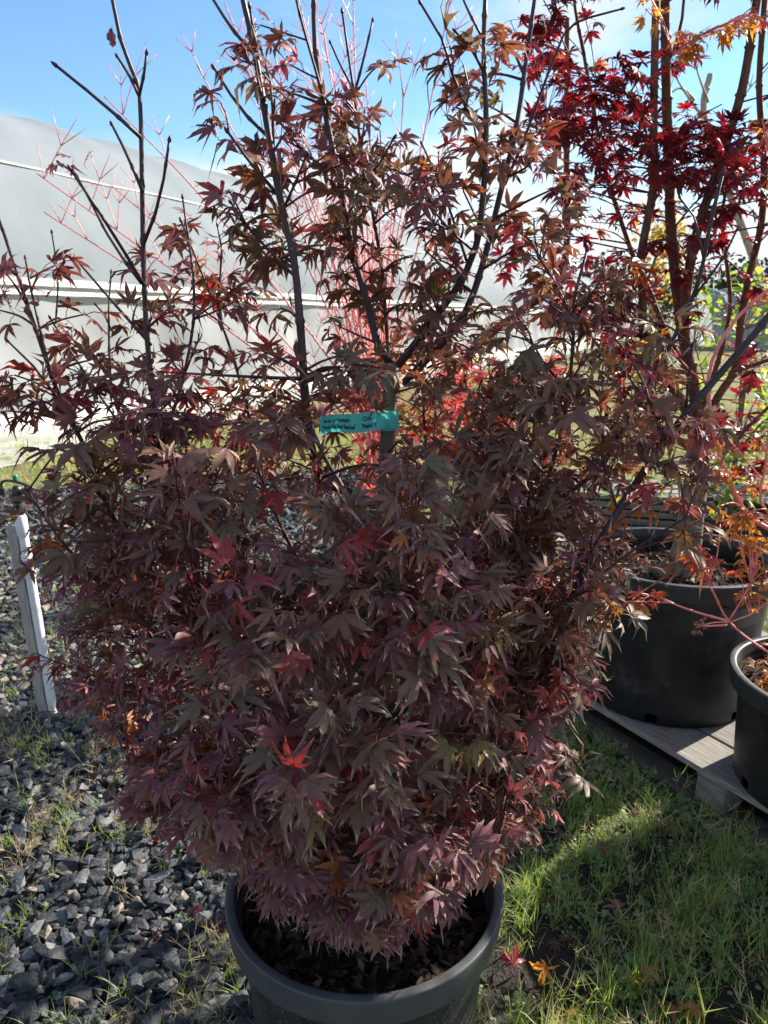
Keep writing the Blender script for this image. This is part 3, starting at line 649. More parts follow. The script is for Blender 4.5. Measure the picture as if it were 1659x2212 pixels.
def forbid(p, nl):
    q = proj(p)[0]; lim = np.interp(q[0], YX, YY) - 14 + 16*math.sin(q[0]*.09) + 9*math.sin(q[0]*.23+1)
    tagged = (TAG_BOX[0]-10 < q[0] < TAG_BOX[2]+6) and (TAG_BOX[1]-22 < q[1] < TAG_BOX[3]+3) and q[2] < 1.46
    head = q[0] < 44 and 452 < q[1] < 530
    return q[1] > lim or tagged or head
def add_cluster(p, o, nl, smin=.028, smax=.052, twig=True, matf=pick_mat, tree=mt, npro=24, flat=0.0, hang=.55, mats=None, back=.06, m=0):
    if tree is mt and forbid(p, nl): return
    C_ = tree.twig(p, m=m) if twig else None
    ax = nrm(C_[-1]-C_[-3]) if C_ is not None else nrm(o)
    side = np.cross(ax, UP); side = nrm(side) if np.linalg.norm(side) > .1 else np.array([1., 0, 0])
    base_m = matf(p)
    for k in range(nl):
        pr = k//2; sg = 1 if k % 2 else -1; node = p - ax*back*.5*pr
        if pr % 2: sd = nrm(np.cross(ax, side))*sg
        else: sd = side*sg
        d = nrm(o*.55 + sd*.75 + ax*.25 - UP*hang*rng.uniform(.3, 1.3) + rng.normal(0, .22, 3))
        nn = nrm(UP*(.55 + flat) + np.asarray(o)*.55*(1-flat) + rng.normal(0, .28, 3))
        sz = rng.uniform(smin, smax)
        mm = base_m if rng.random() < .6 else matf(p)
        tree.leaf(node, d, nn, sz, mm, npro)
# the dense mound
cnt = 0
while cnt < 1150:
    z = rng.uniform(.48, 1.62)**1.0; a = rng.uniform(0, 2*math.pi); Rm = mound_r(z, a)
    if math.sin(a) > .3 and rng.random() < .72: continue
    if z > 1.22 and rng.random() < (z-1.22)*2.6: continue
    f = rng.uniform(.12, 1.0)**.5; r = Rm*f
    p = np.array([TX + r*math.cos(a), TY + .02 + r*math.sin(a), z])
    if p[0] > .16 and z < 1.02 and rng.random() < .42: continue
    if math.sin(2.7*a + 6.3*z) * math.cos(4.1*z - 1.9*a) > .45 and rng.random() < .6: continue
    q = proj(p)[0]
    if q[0] < 150 and rng.random() < .35: continue
    o = nrm(np.array([math.cos(a), math.sin(a), .25 + .5*(z-1)])*1.0)
    add_cluster(p, o, int(rng.integers(5, 8))); cnt += 1
# skirts over the pot soil
for k in range(30):
    a = rng.uniform(math.pi*1.02, math.pi*1.98); r = rng.uniform(.05, .22); p = np.array([TX + r*math.cos(a), TY + r*math.sin(a), rng.uniform(.49, .60)])
    add_cluster(p, nrm([math.cos(a), math.sin(a), .1]), 6, .034, .055)
# leaves read along the upright stems
def along(key, v0, v1, n, spread=.07, nl=(3, 7), smin=.028, smax=.052, matf=pick_mat):
    P = BR[key][0]; q = proj(P); vv = q[:,1]*2212/1024; idx = np.where((vv > min(v0, v1)) & (vv < max(v0, v1)))[0]
    if not len(idx): return
    kf = .62 if key[:2] in ('b1', 'b9') and not key.startswith(('b12', 'b13', 'b14', 'b15', 'b16', 'b17')) else (.60 if key[:2] in ('b3', 'b4', 'b5') else (.85 if key[:2] == 'b2' else 1.0))
    n = max(1, int(round(n*(1.15 if v1 < 800 else 1.25)*kf)))
    for _ in range(n):
        b = P[rng.choice(idx)]; a = rng.uniform(0, 2*math.pi); o = np.array([math.cos(a), math.sin(a)*.8, rng.uniform(.1, .6)]); p = b + nrm(o)*rng.uniform(.35, 1.3)*spread
        add_cluster(p, nrm(o), int(rng.integers(*nl)), smin, smax, matf=matf)
def mat_top(p): return int(rng.choice(8, p=[.16, .04, .32, .16, .25, .04, .015, .015]))
def mat_left(p): return int(rng.choice(8, p=[.36, .12, .18, .12, .10, .09, .02, .01]))
def mat_right(p): return int(rng.choice(8, p=[.13, .04, .32, .19, .20, .07, .025, .025]))
along('b2', 560, 1000, 10, .10, matf=mat_top); along('b2', 150, 560, 4, .09, matf=mat_top); along('b2a', 260, 420, 2, .05, matf=mat_top); along('b2b', 170, 280, 2, .04, matf=mat_top); along('b2d', 100, 330, 3, .05, matf=mat_top)
along('b3', 90, 300, 8, .09, matf=mat_top); along('b3', 300, 560, 16, .11, matf=mat_top); along('b3', 560, 800, 13, .12, matf=mat_top)
along('b3a', 200, 420, 8, .07, matf=mat_top); along('b3a', 420, 620, 9, .10, matf=mat_top); along('b3e', 280, 420, 5, .06, matf=mat_top); along('b3f', 280, 400, 4, .06, matf=mat_top); along('b2e', 440, 600, 5, .06, matf=mat_top)
along('b4', 120, 320, 5, .07, matf=mat_right); along('b4', 320, 520, 8, .10, matf=mat_right); along('b4', 520, 760, 12, .12, matf=mat_right); along('b4a', 70, 220, 3, .05, matf=mat_right); along('b4d', 320, 560, 4, .07, matf=mat_right); along('b4e', 400, 520, 4, .07, matf=mat_right)
along('b5', 90, 300, 6, .08, matf=mat_right); along('b5', 300, 560, 12, .12, matf=mat_right); along('b5', 560, 800, 10, .13, matf=mat_right); along('b5a', 100, 380, 4, .07, matf=mat_right)
along('b6', 600, 760, 8, .09, matf=mat_right); along('b6', 760, 1060, 18, .13, matf=mat_right); along('b6a', 560, 680, 5, .07, matf=mat_right); along('b6c', 740, 850, 4, .07, matf=mat_right)
along('b7', 1050, 1300, 8, .10, matf=mat_right); along('b7', 1300, 1600, 8, .10, matf=mat_right); along('b7', 900, 1050, 4, .07, matf=mat_right); along('b7d', 900, 1100, 4, .07, matf=mat_right); along('b7a', 830, 950, 1, .03, matf=mat_right)
along('b12', 900, 1250, 12, .11, matf=mat_right); along('b12', 740, 900, 2, .06, matf=mat_right); along('b15', 1100, 1500, 14, .10, matf=mat_right); along('b8', 900, 1500, 9, .10, matf=mat_right)
along('b1', 600, 760, 4, .07, matf=mat_left); along('b1', 760, 1100, 12, .10, matf=mat_left); along('b1i', 440, 640, 4, .06, matf=mat_left); along('b1i', 640, 960, 8, .09, matf=mat_left); along('b1j', 700, 900, 4, .06, matf=mat_left)
along('b9', 520, 760, 6, .07, matf=mat_left); along('b9', 760, 1085, 11, .09, matf=mat_left); along('b9a', 730, 900, 5, .05, matf=mat_left); along('b9b', 560, 780, 3, .05, matf=mat_left); along('b10', 690, 1010, 10, .08, matf=mat_left)
along('b11', 500, 760, 6, .07, matf=mat_left); along('b11', 760, 1020, 9, .10, matf=mat_left); along('b11a', 500, 760, 5, .07, matf=mat_left)
along('b13', 1060, 1350, 10, .08, matf=mat_left); along('b14', 1640, 1720, 7, .06, matf=mat_left); along('b16', 1650, 1750, 8, .08); along('b17', 700, 1000, 6, .09, matf=mat_right)
add_cluster(at(130, 350, 1.34), nrm([-.3, -.5, -.2]), 5, .020, .028, twig=False, matf=lambda p: 0)
pi, R, S, C_, mi = mt.arrays(); q = proj(C_)
cover = (q[:,0] > TAG_BOX[0]-4) & (q[:,0] < TAG_BOX[2]+4) & (q[:,1] > TAG_BOX[1]-12) & (q[:,1] < TAG_BOX[3]+4) & (q[:,2] < 1.45)
tipq = proj(C_ + R[:,:,1]*S[:,None] - np.array([0, 0, .3])*S[:,None])
ylim = np.interp(tipq[:,0], [40, 97, 199, 226, 262, 310, 365, 440, 500, 551, 583, 640, 670], [770, 800, 862, 872, 915, 950, 965, 935, 868, 832, 790, 722, 690])
cover |= tipq[:,1] > ylim + 16 + 14*np.sin(tipq[:,0]*.13) + rng.normal(0, 7, len(S))
k = np.where(cover)[0]; ok = np.ones(len(S), bool); ok[k] = False
pi, R, S, C_, mi, q = pi[ok], R[ok], S[ok], C_[ok], mi[ok], q[ok]
near = np.where(inframe(C_), S/np.maximum(q[:,2], .2)**1.6, 0); pick = np.zeros(len(S), bool); pick[np.argsort(-near)[:300]] = True
LEAF_MAIN_C = [leaf_proto(7 if i % 3 else 5, .105 + .035*((i*7) % 5)/4, .15+.14*((i*3) % 5)/1.6, .1+.5*((i*5) % 4)/3, 100+i, False, .5, curl=.05+.2*(i % 3), bendy=.1+.1*(i % 3), lobes_join=.62) for i in range(24)]
pi = np.where((C_[:,1] > TY+.06) & ~pick, pi + 24, pi)   # leaves at the back of the bush are simpler
scatter_pieces('leaf_main', 'leaf', LEAF_MAIN + LEAF_MAIN_C, pi, R, S, C_, M_MAIN, mi, maple, pick, True, 'foliage')
print('main leaves', len(S))
o = child(link('twigs', mt.tw.mesh('twigs', [BARK_TWIG])), maple); o['kind'] = 'stuff'
o = child(link('buds', G_bud.mesh('buds', [BARK_TWIG])), maple); o['kind'] = 'stuff'
# one shrivelled leaf hanging from the bare left stem
dl = leaf_proto(1, .30, .1, .5, 901, True, 0); dm = M_MAIN[0]
Pt = np.array([at(243, 55, 1.26), at(241, 62, 1.26), at(240, 85, 1.26)]); V, T = tube_arrays(Pt, .0006, 4); child(link('leaf_stalk', trimesh('leaf_stalk', V, T, [BARK_TWIG])), maple)
for (u, v, s) in ((239, 70, .022), (243, 88, .016)):
    o = link('leaf', piece(('dry', 0), dl, dm, 'leaf', True)); M = Matrix.Translation(Vector(at(u, v-8, 1.26))) @ Matrix.Rotation(math.radians(-95), 4, 'X') @ Matrix.Scale(s, 4); M.translation -= maple.location; o.parent = maple; o.matrix_basis = M

# ------------------------------------------------------------------ teal plant label tied round the trunk
TEAL, t, o = base_mat('teal_label_plastic'); p = N(t, 'ShaderNodeBsdfPrincipled'); p.inputs['Base Color'].default_value = (.13, .62, .59, 1); p.inputs['Roughness'].default_value = .4
tr = N(t, 'ShaderNodeBsdfTranslucent'); tr.inputs[0].default_value = (.1, .75, .72, 1); ms = N(t, 'ShaderNodeMixShader'); ms.inputs[0].default_value = .3
L(t, p.outputs[0], ms.inputs[1]); L(t, tr.outputs[0], ms.inputs[2]); L(t, ms.outputs[0], o.inputs[0])
INK = simple('black_ink', [(.3, (.01, .012, .014)), (.7, (.016, .018, .02))], 20, .6, .3, 0)
LY = TY + .005 - .022; l0 = at(690, 910, LY); l1 = at(856, 909, LY); LW = l1[0]-l0[0]; LH = .0335
lab = empty('plant_label', (l1[0], TY+.02, l1[2]), 'teal plastic plant label with black print tied round the maple trunk', 'label')
def lab_pt(x, y, off=0.0):
    """x 0..1 along the strip, y -.5..+.5 across it"""
    sag = -.010*max(0, .55-x)*1.6 + .002*math.sin(x*9)
    yy = LY - .010*math.sin(x*5.2) + (.010 if x < .42 else 0)*min(1, (.42-x)*9 if x < .42 else 0) - .004*y*math.sin(x*14)
    return np.array([l0[0] + LW*x, yy - off, l0[2] + sag + LH*y*(1 - .06*math.sin(x*8))])
V, T = [], []; nx, ny = 56, 6
for i in range(nx+1):
    for j in range(ny+1):
        pnt = lab_pt(i/nx, j/ny-.5)
        if i/nx > .74: pnt[1] -= .004*math.sin((i/nx-.74)*38 + (j/ny)*2.4)
        V.append(pnt)
for i in range(nx):
    for j in range(ny):
        a = i*(ny+1)+j; T += [(a, a+ny+2, a+1), (a, a+ny+1, a+ny+2)]
STRIP = child(link('strip', trimesh('strip', V, T, [TEAL])), lab)
Lp = []; c0 = at(838, 909, TY+.02)
for k in range(17):
    a = 2*math.pi*k/16; Lp.append((c0[0] + .0205*math.sin(a), c0[1] - .0205*math.cos(a)))
V, T = [], []
for i, (x, y) in enumerate(Lp): V += [(x, y, c0[2]-LH*.48), (x, y, c0[2]+LH*.48)]
for i in range(16): T += [(2*i, 2*i+2, 2*i+3), (2*i, 2*i+3, 2*i+1)]
child(link('loop', trimesh('loop', V, T, [TEAL])), lab)
def text(body, x0, y0, h, shear=0.0, maxw=.4):
    c = bpy.data.curves.new('lettering', 'FONT'); c.body = body; c.size = 1; c.resolution_u = 3; c.offset = .03
    ob = bpy.data.objects.new('tmp', c); COL.objects.link(ob); dg = bpy.context.evaluated_depsgraph_get(); me = bpy.data.meshes.new_from_object(ob.evaluated_get(dg))
    bpy.data.objects.remove(ob); n = len(me.vertices); co = np.zeros(n*3, np.float32); me.vertices.foreach_get('co', co); co = co.reshape(-1, 3); w = co[:,0].max()
    sx = min(h*.92, maxw*LW/w)
    for i in range(n): co[i] = lab_pt(x0 + co[i,0]*sx/LW, y0 + co[i,1]*h/LH, .0012)
    me.vertices.foreach_set('co', co.ravel().copy()); me.materials.clear(); me.materials.append(INK); me.update(); me.name = 'lettering'
    return link('lettering', me, STRIP)
text('Acer palmatum', .05, .08, .0102, maxw=.34); text("'Twombly Red Sentinel'", .03, -.30, .0110, maxw=.44)
text('Cris', .56, .08, .0104, maxw=.2); text('Field 1', .555, -.30, .0104, maxw=.2)

for (u, v, y, tilt, rz_, sz, mm, kk) in ((768, 868, 1.245, 62, 12, .048, 1, 4), (722, 872, 1.25, 70, -35, .040, 0, 7), (812, 884, 1.26, 66, 38, .036, 2, 10)):
    o = link('leaf', piece(('leaf_main', kk), LEAF_MAIN[kk], M_MAIN[mm], 'leaf', True)); M = Matrix.Translation(Vector(at(u, v, y))) @ Matrix.Rotation(math.radians(rz_), 4, 'Y') @ Matrix.Rotation(math.radians(180+tilt*.0), 4, 'Z') @ Matrix.Rotation(math.radians(tilt), 4, 'X') @ Matrix.Scale(sz, 4); M.translation -= maple.location; o.parent = maple; o.matrix_basis = M
    q_ = mt.K[np.argmin(np.linalg.norm(mt.K - at(u, v-22, y), axis=1))]; b_ = np.array((M @ Vector((0, -.5, 0)))[:]) + np.array(maple.location[:]); V, T = tube_arrays(spline([q_, (q_+b_)/2 + np.array([0, 0, .02]), b_], 4), .0013, 5); child(link('leaf_stalk', trimesh('leaf_stalk', V, T, [BARK_TWIG])), maple)

# ------------------------------------------------------------------ pallet and the pots standing on it
PD = nrm([.49, -.872, 0]); PN = np.array([-PD[1], PD[0], 0]); PA = at(604, 710/1024*2212, 1); 
def ground_at(px, py, h):
    a = at(px*1659/768, py*2212/1024, 1.0); k = (CAMZ-h)/(CAMZ-a[2]); return np.array([a[0]*k, k, h])
PALZ = .150; e0 = ground_at(604, 710, PALZ); e1 = ground_at(768, 808, PALZ); PD = nrm(e1-e0); PD[2] = 0; PN = np.array([-PD[1], PD[0], 0.])
rz = math.atan2(PD[1], PD[0])
WOODS = [simple('weathered_wood_%d' % i, [(.25, tuple(np.array((.16, .145, .125))*f)), (.55, tuple(np.array((.33, .31, .28))*f)), (.8, tuple(np.array((.46, .44, .41))*f))], 3.0, .8, .2, .6, .006, 9, (4, 40, 40), 6, True) for i, f in enumerate((.74, .64, .82))]
WOOD_DARK = simple('dark_wood', [(.3, (.055, .048, .04)), (.7, (.17, .15, .13))], 3.0, .8, .25, .6, .006, 9, (4, 40, 40), 6, True)  # darker wood for the bottom boards and bearers
PL, PW = 1.85, 1.25
pc = e0 + PD*(-.42 + PL/2) + PN*(PW/2)
pal = empty('wooden_pallet', (pc[0], pc[1], 0), 'weathered grey wooden pallet under the two black pots', 'pallet', rz=rz)
bw = .198; nb_ = 6; gap = (PW - nb_*bw)/(nb_-1)
for i in range(nb_):
    bm_obj('deck_board', box_bm(PL*random.uniform(.99, 1.0), bw, .022, .003, .002), WOODS[i % 3], pal, (0, -PW/2 + bw/2 + i*(bw+gap), PALZ-.011))
for x in (-PL/2+.06, -.02, PL/2-.06):
    bm_obj('cross_board', box_bm(.12, PW*.985, .020, .003, .001), WOODS[1], pal, (x, 0, PALZ-.033))
    for y in (-PW/2+.055, 0, PW/2-.055): bm_obj('block', box_bm(.115, .095, .085, .004, .002), WOODS[random.randrange(3)], pal, (x, y, PALZ-.0865))
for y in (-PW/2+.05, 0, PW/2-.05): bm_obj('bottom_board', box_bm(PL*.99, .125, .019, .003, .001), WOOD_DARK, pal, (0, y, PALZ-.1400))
POT2 = (1.150, 2.80, PALZ+.001); R2_, H2 = .395, .585
plant_pot(POT2, R2_, H2, .068, 'tall wide black pot on the pallet holding the red maple with several trunks', POT_SMOOTH, .085, .83, True, nchips=900, ribs=True, cs=1.5)
POT3 = (1.450, 2.120, PALZ+.001); R3_, H3 = .335, .395
plant_pot(POT3, R3_, H3, .062, 'shorter black pot at the right edge of the picture strewn with orange leaves', POT_SMOOTH, .06, .84, True, nchips=600, cs=1.3)

# ------------------------------------------------------------------ red maple in the tall pot
rmz = PALZ + H2 - .085
red = empty('red_maple', (POT2[0], POT2[1], rmz), 'tall crimson maple with several brown trunks in the tall pot on the pallet', 'tree', 'autumn maples in the row')
rt = Tree()
def RB(uv, Ys, r0, r1, name='branch', node=.16, start=None, **k): return branch(uv, Ys, r0, r1, start, red, BARK_BROWN, rt, node, name, 9, False, **k)
tb = at(1480, 1235, 2.78)
P2, R2, (V, T), _ = stem_arrays([np.array([POT2[0]+.0, POT2[1]-.02, rmz-.02]), at(1482, 1190, 2.78), at(1493, 1110, 2.77), at(1508, 1000, 2.76), at(1512, 940, 2.76)], .058, .038, 12, .2)
R2 = R2*(1 + .9*np.exp(-(P2[:,2]-P2[0,2])/.035)); V, T = tube_arrays(P2, R2, 14); child(link('trunk', trimesh('trunk', V, T, [BARK_TRUNK])), red); rt.stem(P2, R2)
RB([(1512,945),(1495,808),(1479,741),(1465,647),(1450,500),(1447,400),(1440,200),(1437,0),(1436,-90)], [2.76,2.75,2.74,2.74], 0.0265, 0.0172)
RB([(1505,940),(1474,874),(1429,794),(1392,739),(1388,621),(1385,550),(1412,400),(1412,250),(1417,0),(1418,-80)], [2.76,2.66,2.62,2.62], 0.0203, 0.0133)
RB([(1500,830),(1440,720),(1400,620),(1374,570),(1310,375),(1279,215),(1262,120)], [2.8,2.9,2.95,2.95], 0.0140, 0.0078)
RB([(1490,800),(1478,690),(1500,525),(1555,350),(1604,190),(1635,0),(1648,-80)], [2.76,2.66,2.6,2.58], 0.0218, 0.0148)
RB([(1514,950),(1548,862),(1589,795),(1600,701),(1616,607),(1645,480),(1650,350),(1640,190),(1652,0),(1660,-80)], [2.76,2.85,2.9,2.9], 0.0187, 0.0109)
RB([(1512,900),(1560,750),(1578,650),(1560,480),(1575,380)], [2.78,2.95,3.0], 0.0125, 0.0070)
RB([(1508,990),(1560,983),(1608,930),(1680,860)], [2.76,2.82,2.85], 0.0109, 0.0070)
RB([(1590,800),(1625,790),(1680,770)], [2.88,2.85], 0.0109, 0.0078)
RB([(1436,-60),(1400,-200),(1380,-380)], [2.74,2.8], .012, .006); RB([(1648,-60),(1640,-220),(1600,-400)], [2.58,2.75], .012, .006); RB([(1650,300),(1740,240),(1800,100)], [2.85,2.8], .008, .004); RB([(1262,120),(1240,0),(1230,-160)], [2.95,2.85], .008, .004)
RB([(1437,150),(1470,60),(1480,-40)], [2.74,2.7], 0.0078, 0.0047)
RB([(1440,330),(1500,260),(1560,225)], [2.74,2.68], 0.0047, 0.0023)
RB([(1385,560),(1340,690),(1290,660)], [2.64,2.6], 0.0047, 0.0023)
RB([(1555,350),(1480,330),(1400,300)], [2.6,2.5], 0.0047, 0.0023)
RB([(1412,250),(1350,200),(1290,180)], [2.62,2.55], 0.0047, 0.0023)
RB([(1447,400),(1390,350),(1330,330)], [2.74,2.85], 0.0047, 0.0023)
RB([(1310,375),(1240,300),(1180,250)], [2.95,2.8], 0.0047, 0.0023)
RB([(1279,215),(1230,120),(1190,30)], [2.95,2.75], 0.0047, 0.0023)
RB([(1616,607),(1570,560),(1500,520)], [2.9,2.8], 0.0047, 0.0023)
RB([(1450,500),(1520,420),(1600,390)], [2.74,2.65], 0.0047, 0.0023)
rt.ready()
blobs = [(1190,40,75,55,9,2.75),(1180,120,60,40,7,2.75),(1240,195,85,45,13,2.8),(1290,250,80,60,13,2.85),(1195,285,85,40,10,2.75),(1335,150,60,35,7,2.6),(1375,200,45,40,6,2.65),(1335,330,75,50,12,2.8),(1460,265,70,25,7,2.7),(1440,90,40,45,4,2.7),(1480,300,110,40,14,2.6),(1560,345,85,45,13,2.6),(1600,400,60,40,10,2.7),(1400,590,80,55,13,2.65),(1330,580,55,30,5,2.6),(1335,690,65,30,6,2.6),(1450,540,60,40,7,2.7),(1625,560,45,60,6,2.8),(1350,790,60,50,6,2.7),(1580,900,70,50,6,2.7),(1640,990,40,70,6,2.75),(1255,470,45,14,4,2.75),(1260,410,60,25,6,2.85),(1400,440,60,40,6,2.75),(1540,480,60,40,7,2.8),(1640,330,30,60,5,2.7),(1500,380,70,30,7,2.55),(1250,330,70,40,9,2.7),(1440,650,60,40,5,2.8),(1590,700,60,60,5,2.8),(1380,900,60,60,6,2.7),(1300,760,60,60,7,2.65),(1590,330,70,50,12,2.5),(1520,300,70,30,8,2.5),(1150,90,60,60,6,2.8),(1310,700,90,60,9,2.75),(1360,860,80,80,9,2.8),(1250,640,60,60,6,2.8),(1120,560,50,60,5,2.9),(1420,760,60,60,6,2.65),(1530,930,60,60,6,2.6),(1630,830,40,50,4,2.6),(1280,230,100,60,9,2.6),(1400,330,60,50,7,2.5),
    (1250,-120,160,90,26,2.8),(1450,-140,160,90,26,2.75),(1640,-120,120,90,20,2.7),(1350,-320,220,110,36,2.85),(1600,-330,180,110,30,2.8),(1780,100,80,120,18,2.8),(1760,380,60,120,14,2.8)]
def mat_red(p): return int(rng.choice(4, p=[.46, .13, .37, .04]))
for (u, v, ru, rv, nn_, yy) in blobs:
    for _ in range(nn_):
        p = at(u + rng.normal(0, ru*.55), v + rng.choice([-.75, 0, .75])*rv + rng.normal(0, 5), yy + rng.normal(0, .15)); a = rng.uniform(0, 2*math.pi); o = np.array([math.cos(a), math.sin(a), .05])
        if v > 0 and rng.random() < .22: continue
        add_cluster(p, o, int(rng.integers(3, 7)), .042, .068, matf=mat_red, tree=rt, npro=10, flat=.9, hang=.28)
pi, R, S, C_, mi = rt.arrays(); q = proj(C_); near = np.where(inframe(C_), S/np.maximum(q[:,2], .2), 0)*(1 - .7*((q[:,0] < 600) & (q[:,1] > 330))); pick = np.zeros(len(S), bool); pick[np.argsort(-near)[:300]] = True
scatter_pieces('leaf_red', 'leaf', LEAF_RED, pi, R, S, C_, M_RED, mi, red, pick, True, 'foliage'); print('red leaves', len(S))
o = child(link('twigs', rt.tw.mesh('twigs', [BARK_TWIG])), red); o['kind'] = 'stuff'

# ------------------------------------------------------------------ orange maple with coral twigs in the shorter pot
omz = PALZ + H3 - .06
org = empty('orange_maple', (POT3[0], POT3[1], omz), 'orange-leaved maple with coral red twigs at the right edge of the picture', 'tree', 'autumn maples in the row')
ot = Tree()
def OB(uv, Ys, r0, r1, start=None, name='branch', node=.14): return branch(uv, Ys, r0, r1, start, org, BARK_CORAL, ot, node, name, 7, False)
tp = [np.array([POT3[0], POT3[1], omz-.02]), np.array([POT3[0]+.02, POT3[1]+.01, .9]), np.array([POT3[0]+.06, POT3[1]+.02, 1.5]), np.array([POT3[0]+.05, POT3[1]+.05, 2.6])]
P2, R2, (V, T), _ = stem_arrays(tp, .016, .008, 9, .15); child(link('trunk', trimesh('trunk', V, T, [BARK_CORAL])), org); ot.stem(P2, R2)
OB([(1640,1131),(1570,1023),(1549,959),(1535,902),(1530,822),(1543,768),(1584,696),(1645,637),(1720,580)], [2.12,2.05,2.05,2.1], .0085, .004, tp[1])
OB([(1647,1401),(1574,1342),(1546,1290),(1531,1262)], [2.0,1.9,1.88], .0055, .0025, np.array([POT3[0]-.03, POT3[1]-.03, omz+.02]))
OB([(1574,1342),(1491,1318),(1418,1290),(1366,1278)], [1.9,1.82,1.78], .004, .0018)
OB([(1575,1340),(1600,1300),(1622,1260)], [1.9,1.92], .003, .0015); OB([(1577,1344),(1625,1325),(1665,1295)], [1.9,1.95], .003, .0015); OB([(1570,1350),(1530,1352),(1500,1349)], [1.9,1.85], .0032, .0018)
OB([(1530,830),(1480,790),(1440,735)], [2.05,2.0], .003, .0016); OB([(1536,905),(1600,980),(1650,1040)], [2.05,2.1], .003, .0016); OB([(1660,1110),(1655,1000),(1662,920)], [2.0,2.0], .0045, .003, tp[1])
OB([(1700,40),(1630,30),(1560,55),(1490,90),(1455,120)], [2.1,2.05,2.0], .006, .0018, tp[3]); OB([(1690,-20),(1560,-25),(1400,-20)], [2.1,2.0,1.95], .006, .0018, tp[3])
ot.ready()
def lace(u, v, ru, rv, n_, yy, ms, smin=.026, smax=.040, twig=True, hang=.7, flat=.2):
    for _ in range(n_):
        p = at(u + rng.normal(0, ru*.5), v + rng.normal(0, rv*.5), yy + rng.normal(0, .03)); a = rng.uniform(0, 2*math.pi); o = np.array([math.cos(a), math.sin(a), .0])
        add_cluster(p, o, int(rng.integers(2, 5)), smin, smax, twig=twig, matf=lambda p: int(rng.choice(3, p=ms)), tree=ot, npro=8, flat=flat, hang=hang)
lace(1505, 1195, 24, 25, 8, 1.88, (.3, .7, 0)); lace(1600, 1110, 50, 30, 7, 2.0, (.8, .1, .1)); lace(1560, 1010, 40, 40, 5, 2.0, (.6, .4, 0)); lace(1630, 1220, 30, 40, 6, 1.95, (.7, .2, .1)); lace(1530, 1225, 18, 25, 4, 1.88, (.1, .9, 0), .024, .034); lace(1570, 1120, 40, 20, 4, 2.0, (.8, .1, .1)); lace(1635, 1165, 25, 35, 5, 2.0, (.8, .1, .1)); lace(1385, 1295, 30, 15, 4, 1.79, (.4, .6, 0)); lace(1620, 1290, 30, 25, 4, 1.93, (.5, .3, .2)); lace(1650, 1250, 20, 30, 3, 1.95, (.5, .2, .3)); lace(1510, 1350, 10, 8, 2, 1.86, (0, 0, 1), .014, .02)
lace(1500, 72, 30, 15, 5, 2.0, (.8, .2, 0)); lace(1555, 55, 30, 14, 5, 2.02, (.9, .1, 0)); lace(1620, 30, 30, 25, 6, 2.05, (.7, .3, 0)); lace(1645, 300, 20, 60, 4, 2.0, (.4, .6, 0)); lace(1388, 10, 14, 30, 3, 1.95, (.8, .2, 0)); lace(1640, 1000, 20, 60, 4, 2.05, (.6, .3, .1)); lace(1390, 740, 20, 20, 2, 2.0, (.9, .1, 0), .03, .042)
for k in range(8):  # limbs for the added crown out of view
    a = k*.785; z0 = 1.35 + .15*k; KBo = [np.array([POT3[0]+.05, POT3[1]+.03, z0]), np.array([POT3[0]+.1+.25*math.cos(a), POT3[1]+.05+.25*math.sin(a), z0+.25]), np.array([POT3[0]+.15+.45*math.cos(a), POT3[1]+.05+.45*math.sin(a), z0+.38])]
    P2, R2, (V, T), _ = stem_arrays(KBo, .007, .003, 6, .12); child(link('branch', trimesh('branch', V, T, [BARK_CORAL])), org); ot.stem(P2, R2)
ot.ready()
for _ in range(280):  # dense crown kept out of view, added to shade the purple maple
    a = rng.uniform(0, 6.28); rr = .62*math.sqrt(rng.random()); p = np.array([POT3[0] + .20 + rr*math.cos(a), POT3[1] + .08 + rr*math.sin(a), rng.uniform(1.15, 2.95)])
    if proj(p)[0][0] < 778 and proj(p)[0][1] > -20: continue
    add_cluster(p, np.array([math.cos(a), math.sin(a), .1]), 5, .038, .058, matf=lambda p: int(rng.choice(3, p=[.7, .3, 0])), tree=ot, npro=8, flat=.5, hang=.4)
sz3 = PALZ + H3 - .06
for _ in range(150):
    a = rng.uniform(0, 2*math.pi); r = .27*math.sqrt(rng.random()); p = np.array([POT3[0] + r*math.cos(a), POT3[1] + r*math.sin(a), sz3 + rng.uniform(.015, .07)]); b = rng.uniform(0, 6.28)
    ot.leaf(p, np.array([math.cos(b), math.sin(b), rng.normal(-.1, .3)]), UP + rng.normal(0, .4, 3), rng.uniform(.028, .046), int(rng.choice(3, p=[.5, .12, .38])), 8)
pi, R, S, C_, mi = ot.arrays(); pick = np.zeros(len(S), bool); qn = np.where(inframe(C_), S, 0); pick[np.argsort(-qn)[:min(250, int((qn > 0).sum()))]] = True
scatter_pieces('leaf_lace', 'leaf', LEAF_LACE, pi, R, S, C_, M_ORANGE, mi, org, pick, True, 'foliage'); print('orange leaves', len(S))
o = child(link('twigs', ot.tw.mesh('twigs', [BARK_CORAL])), org); o['kind'] = 'stuff'

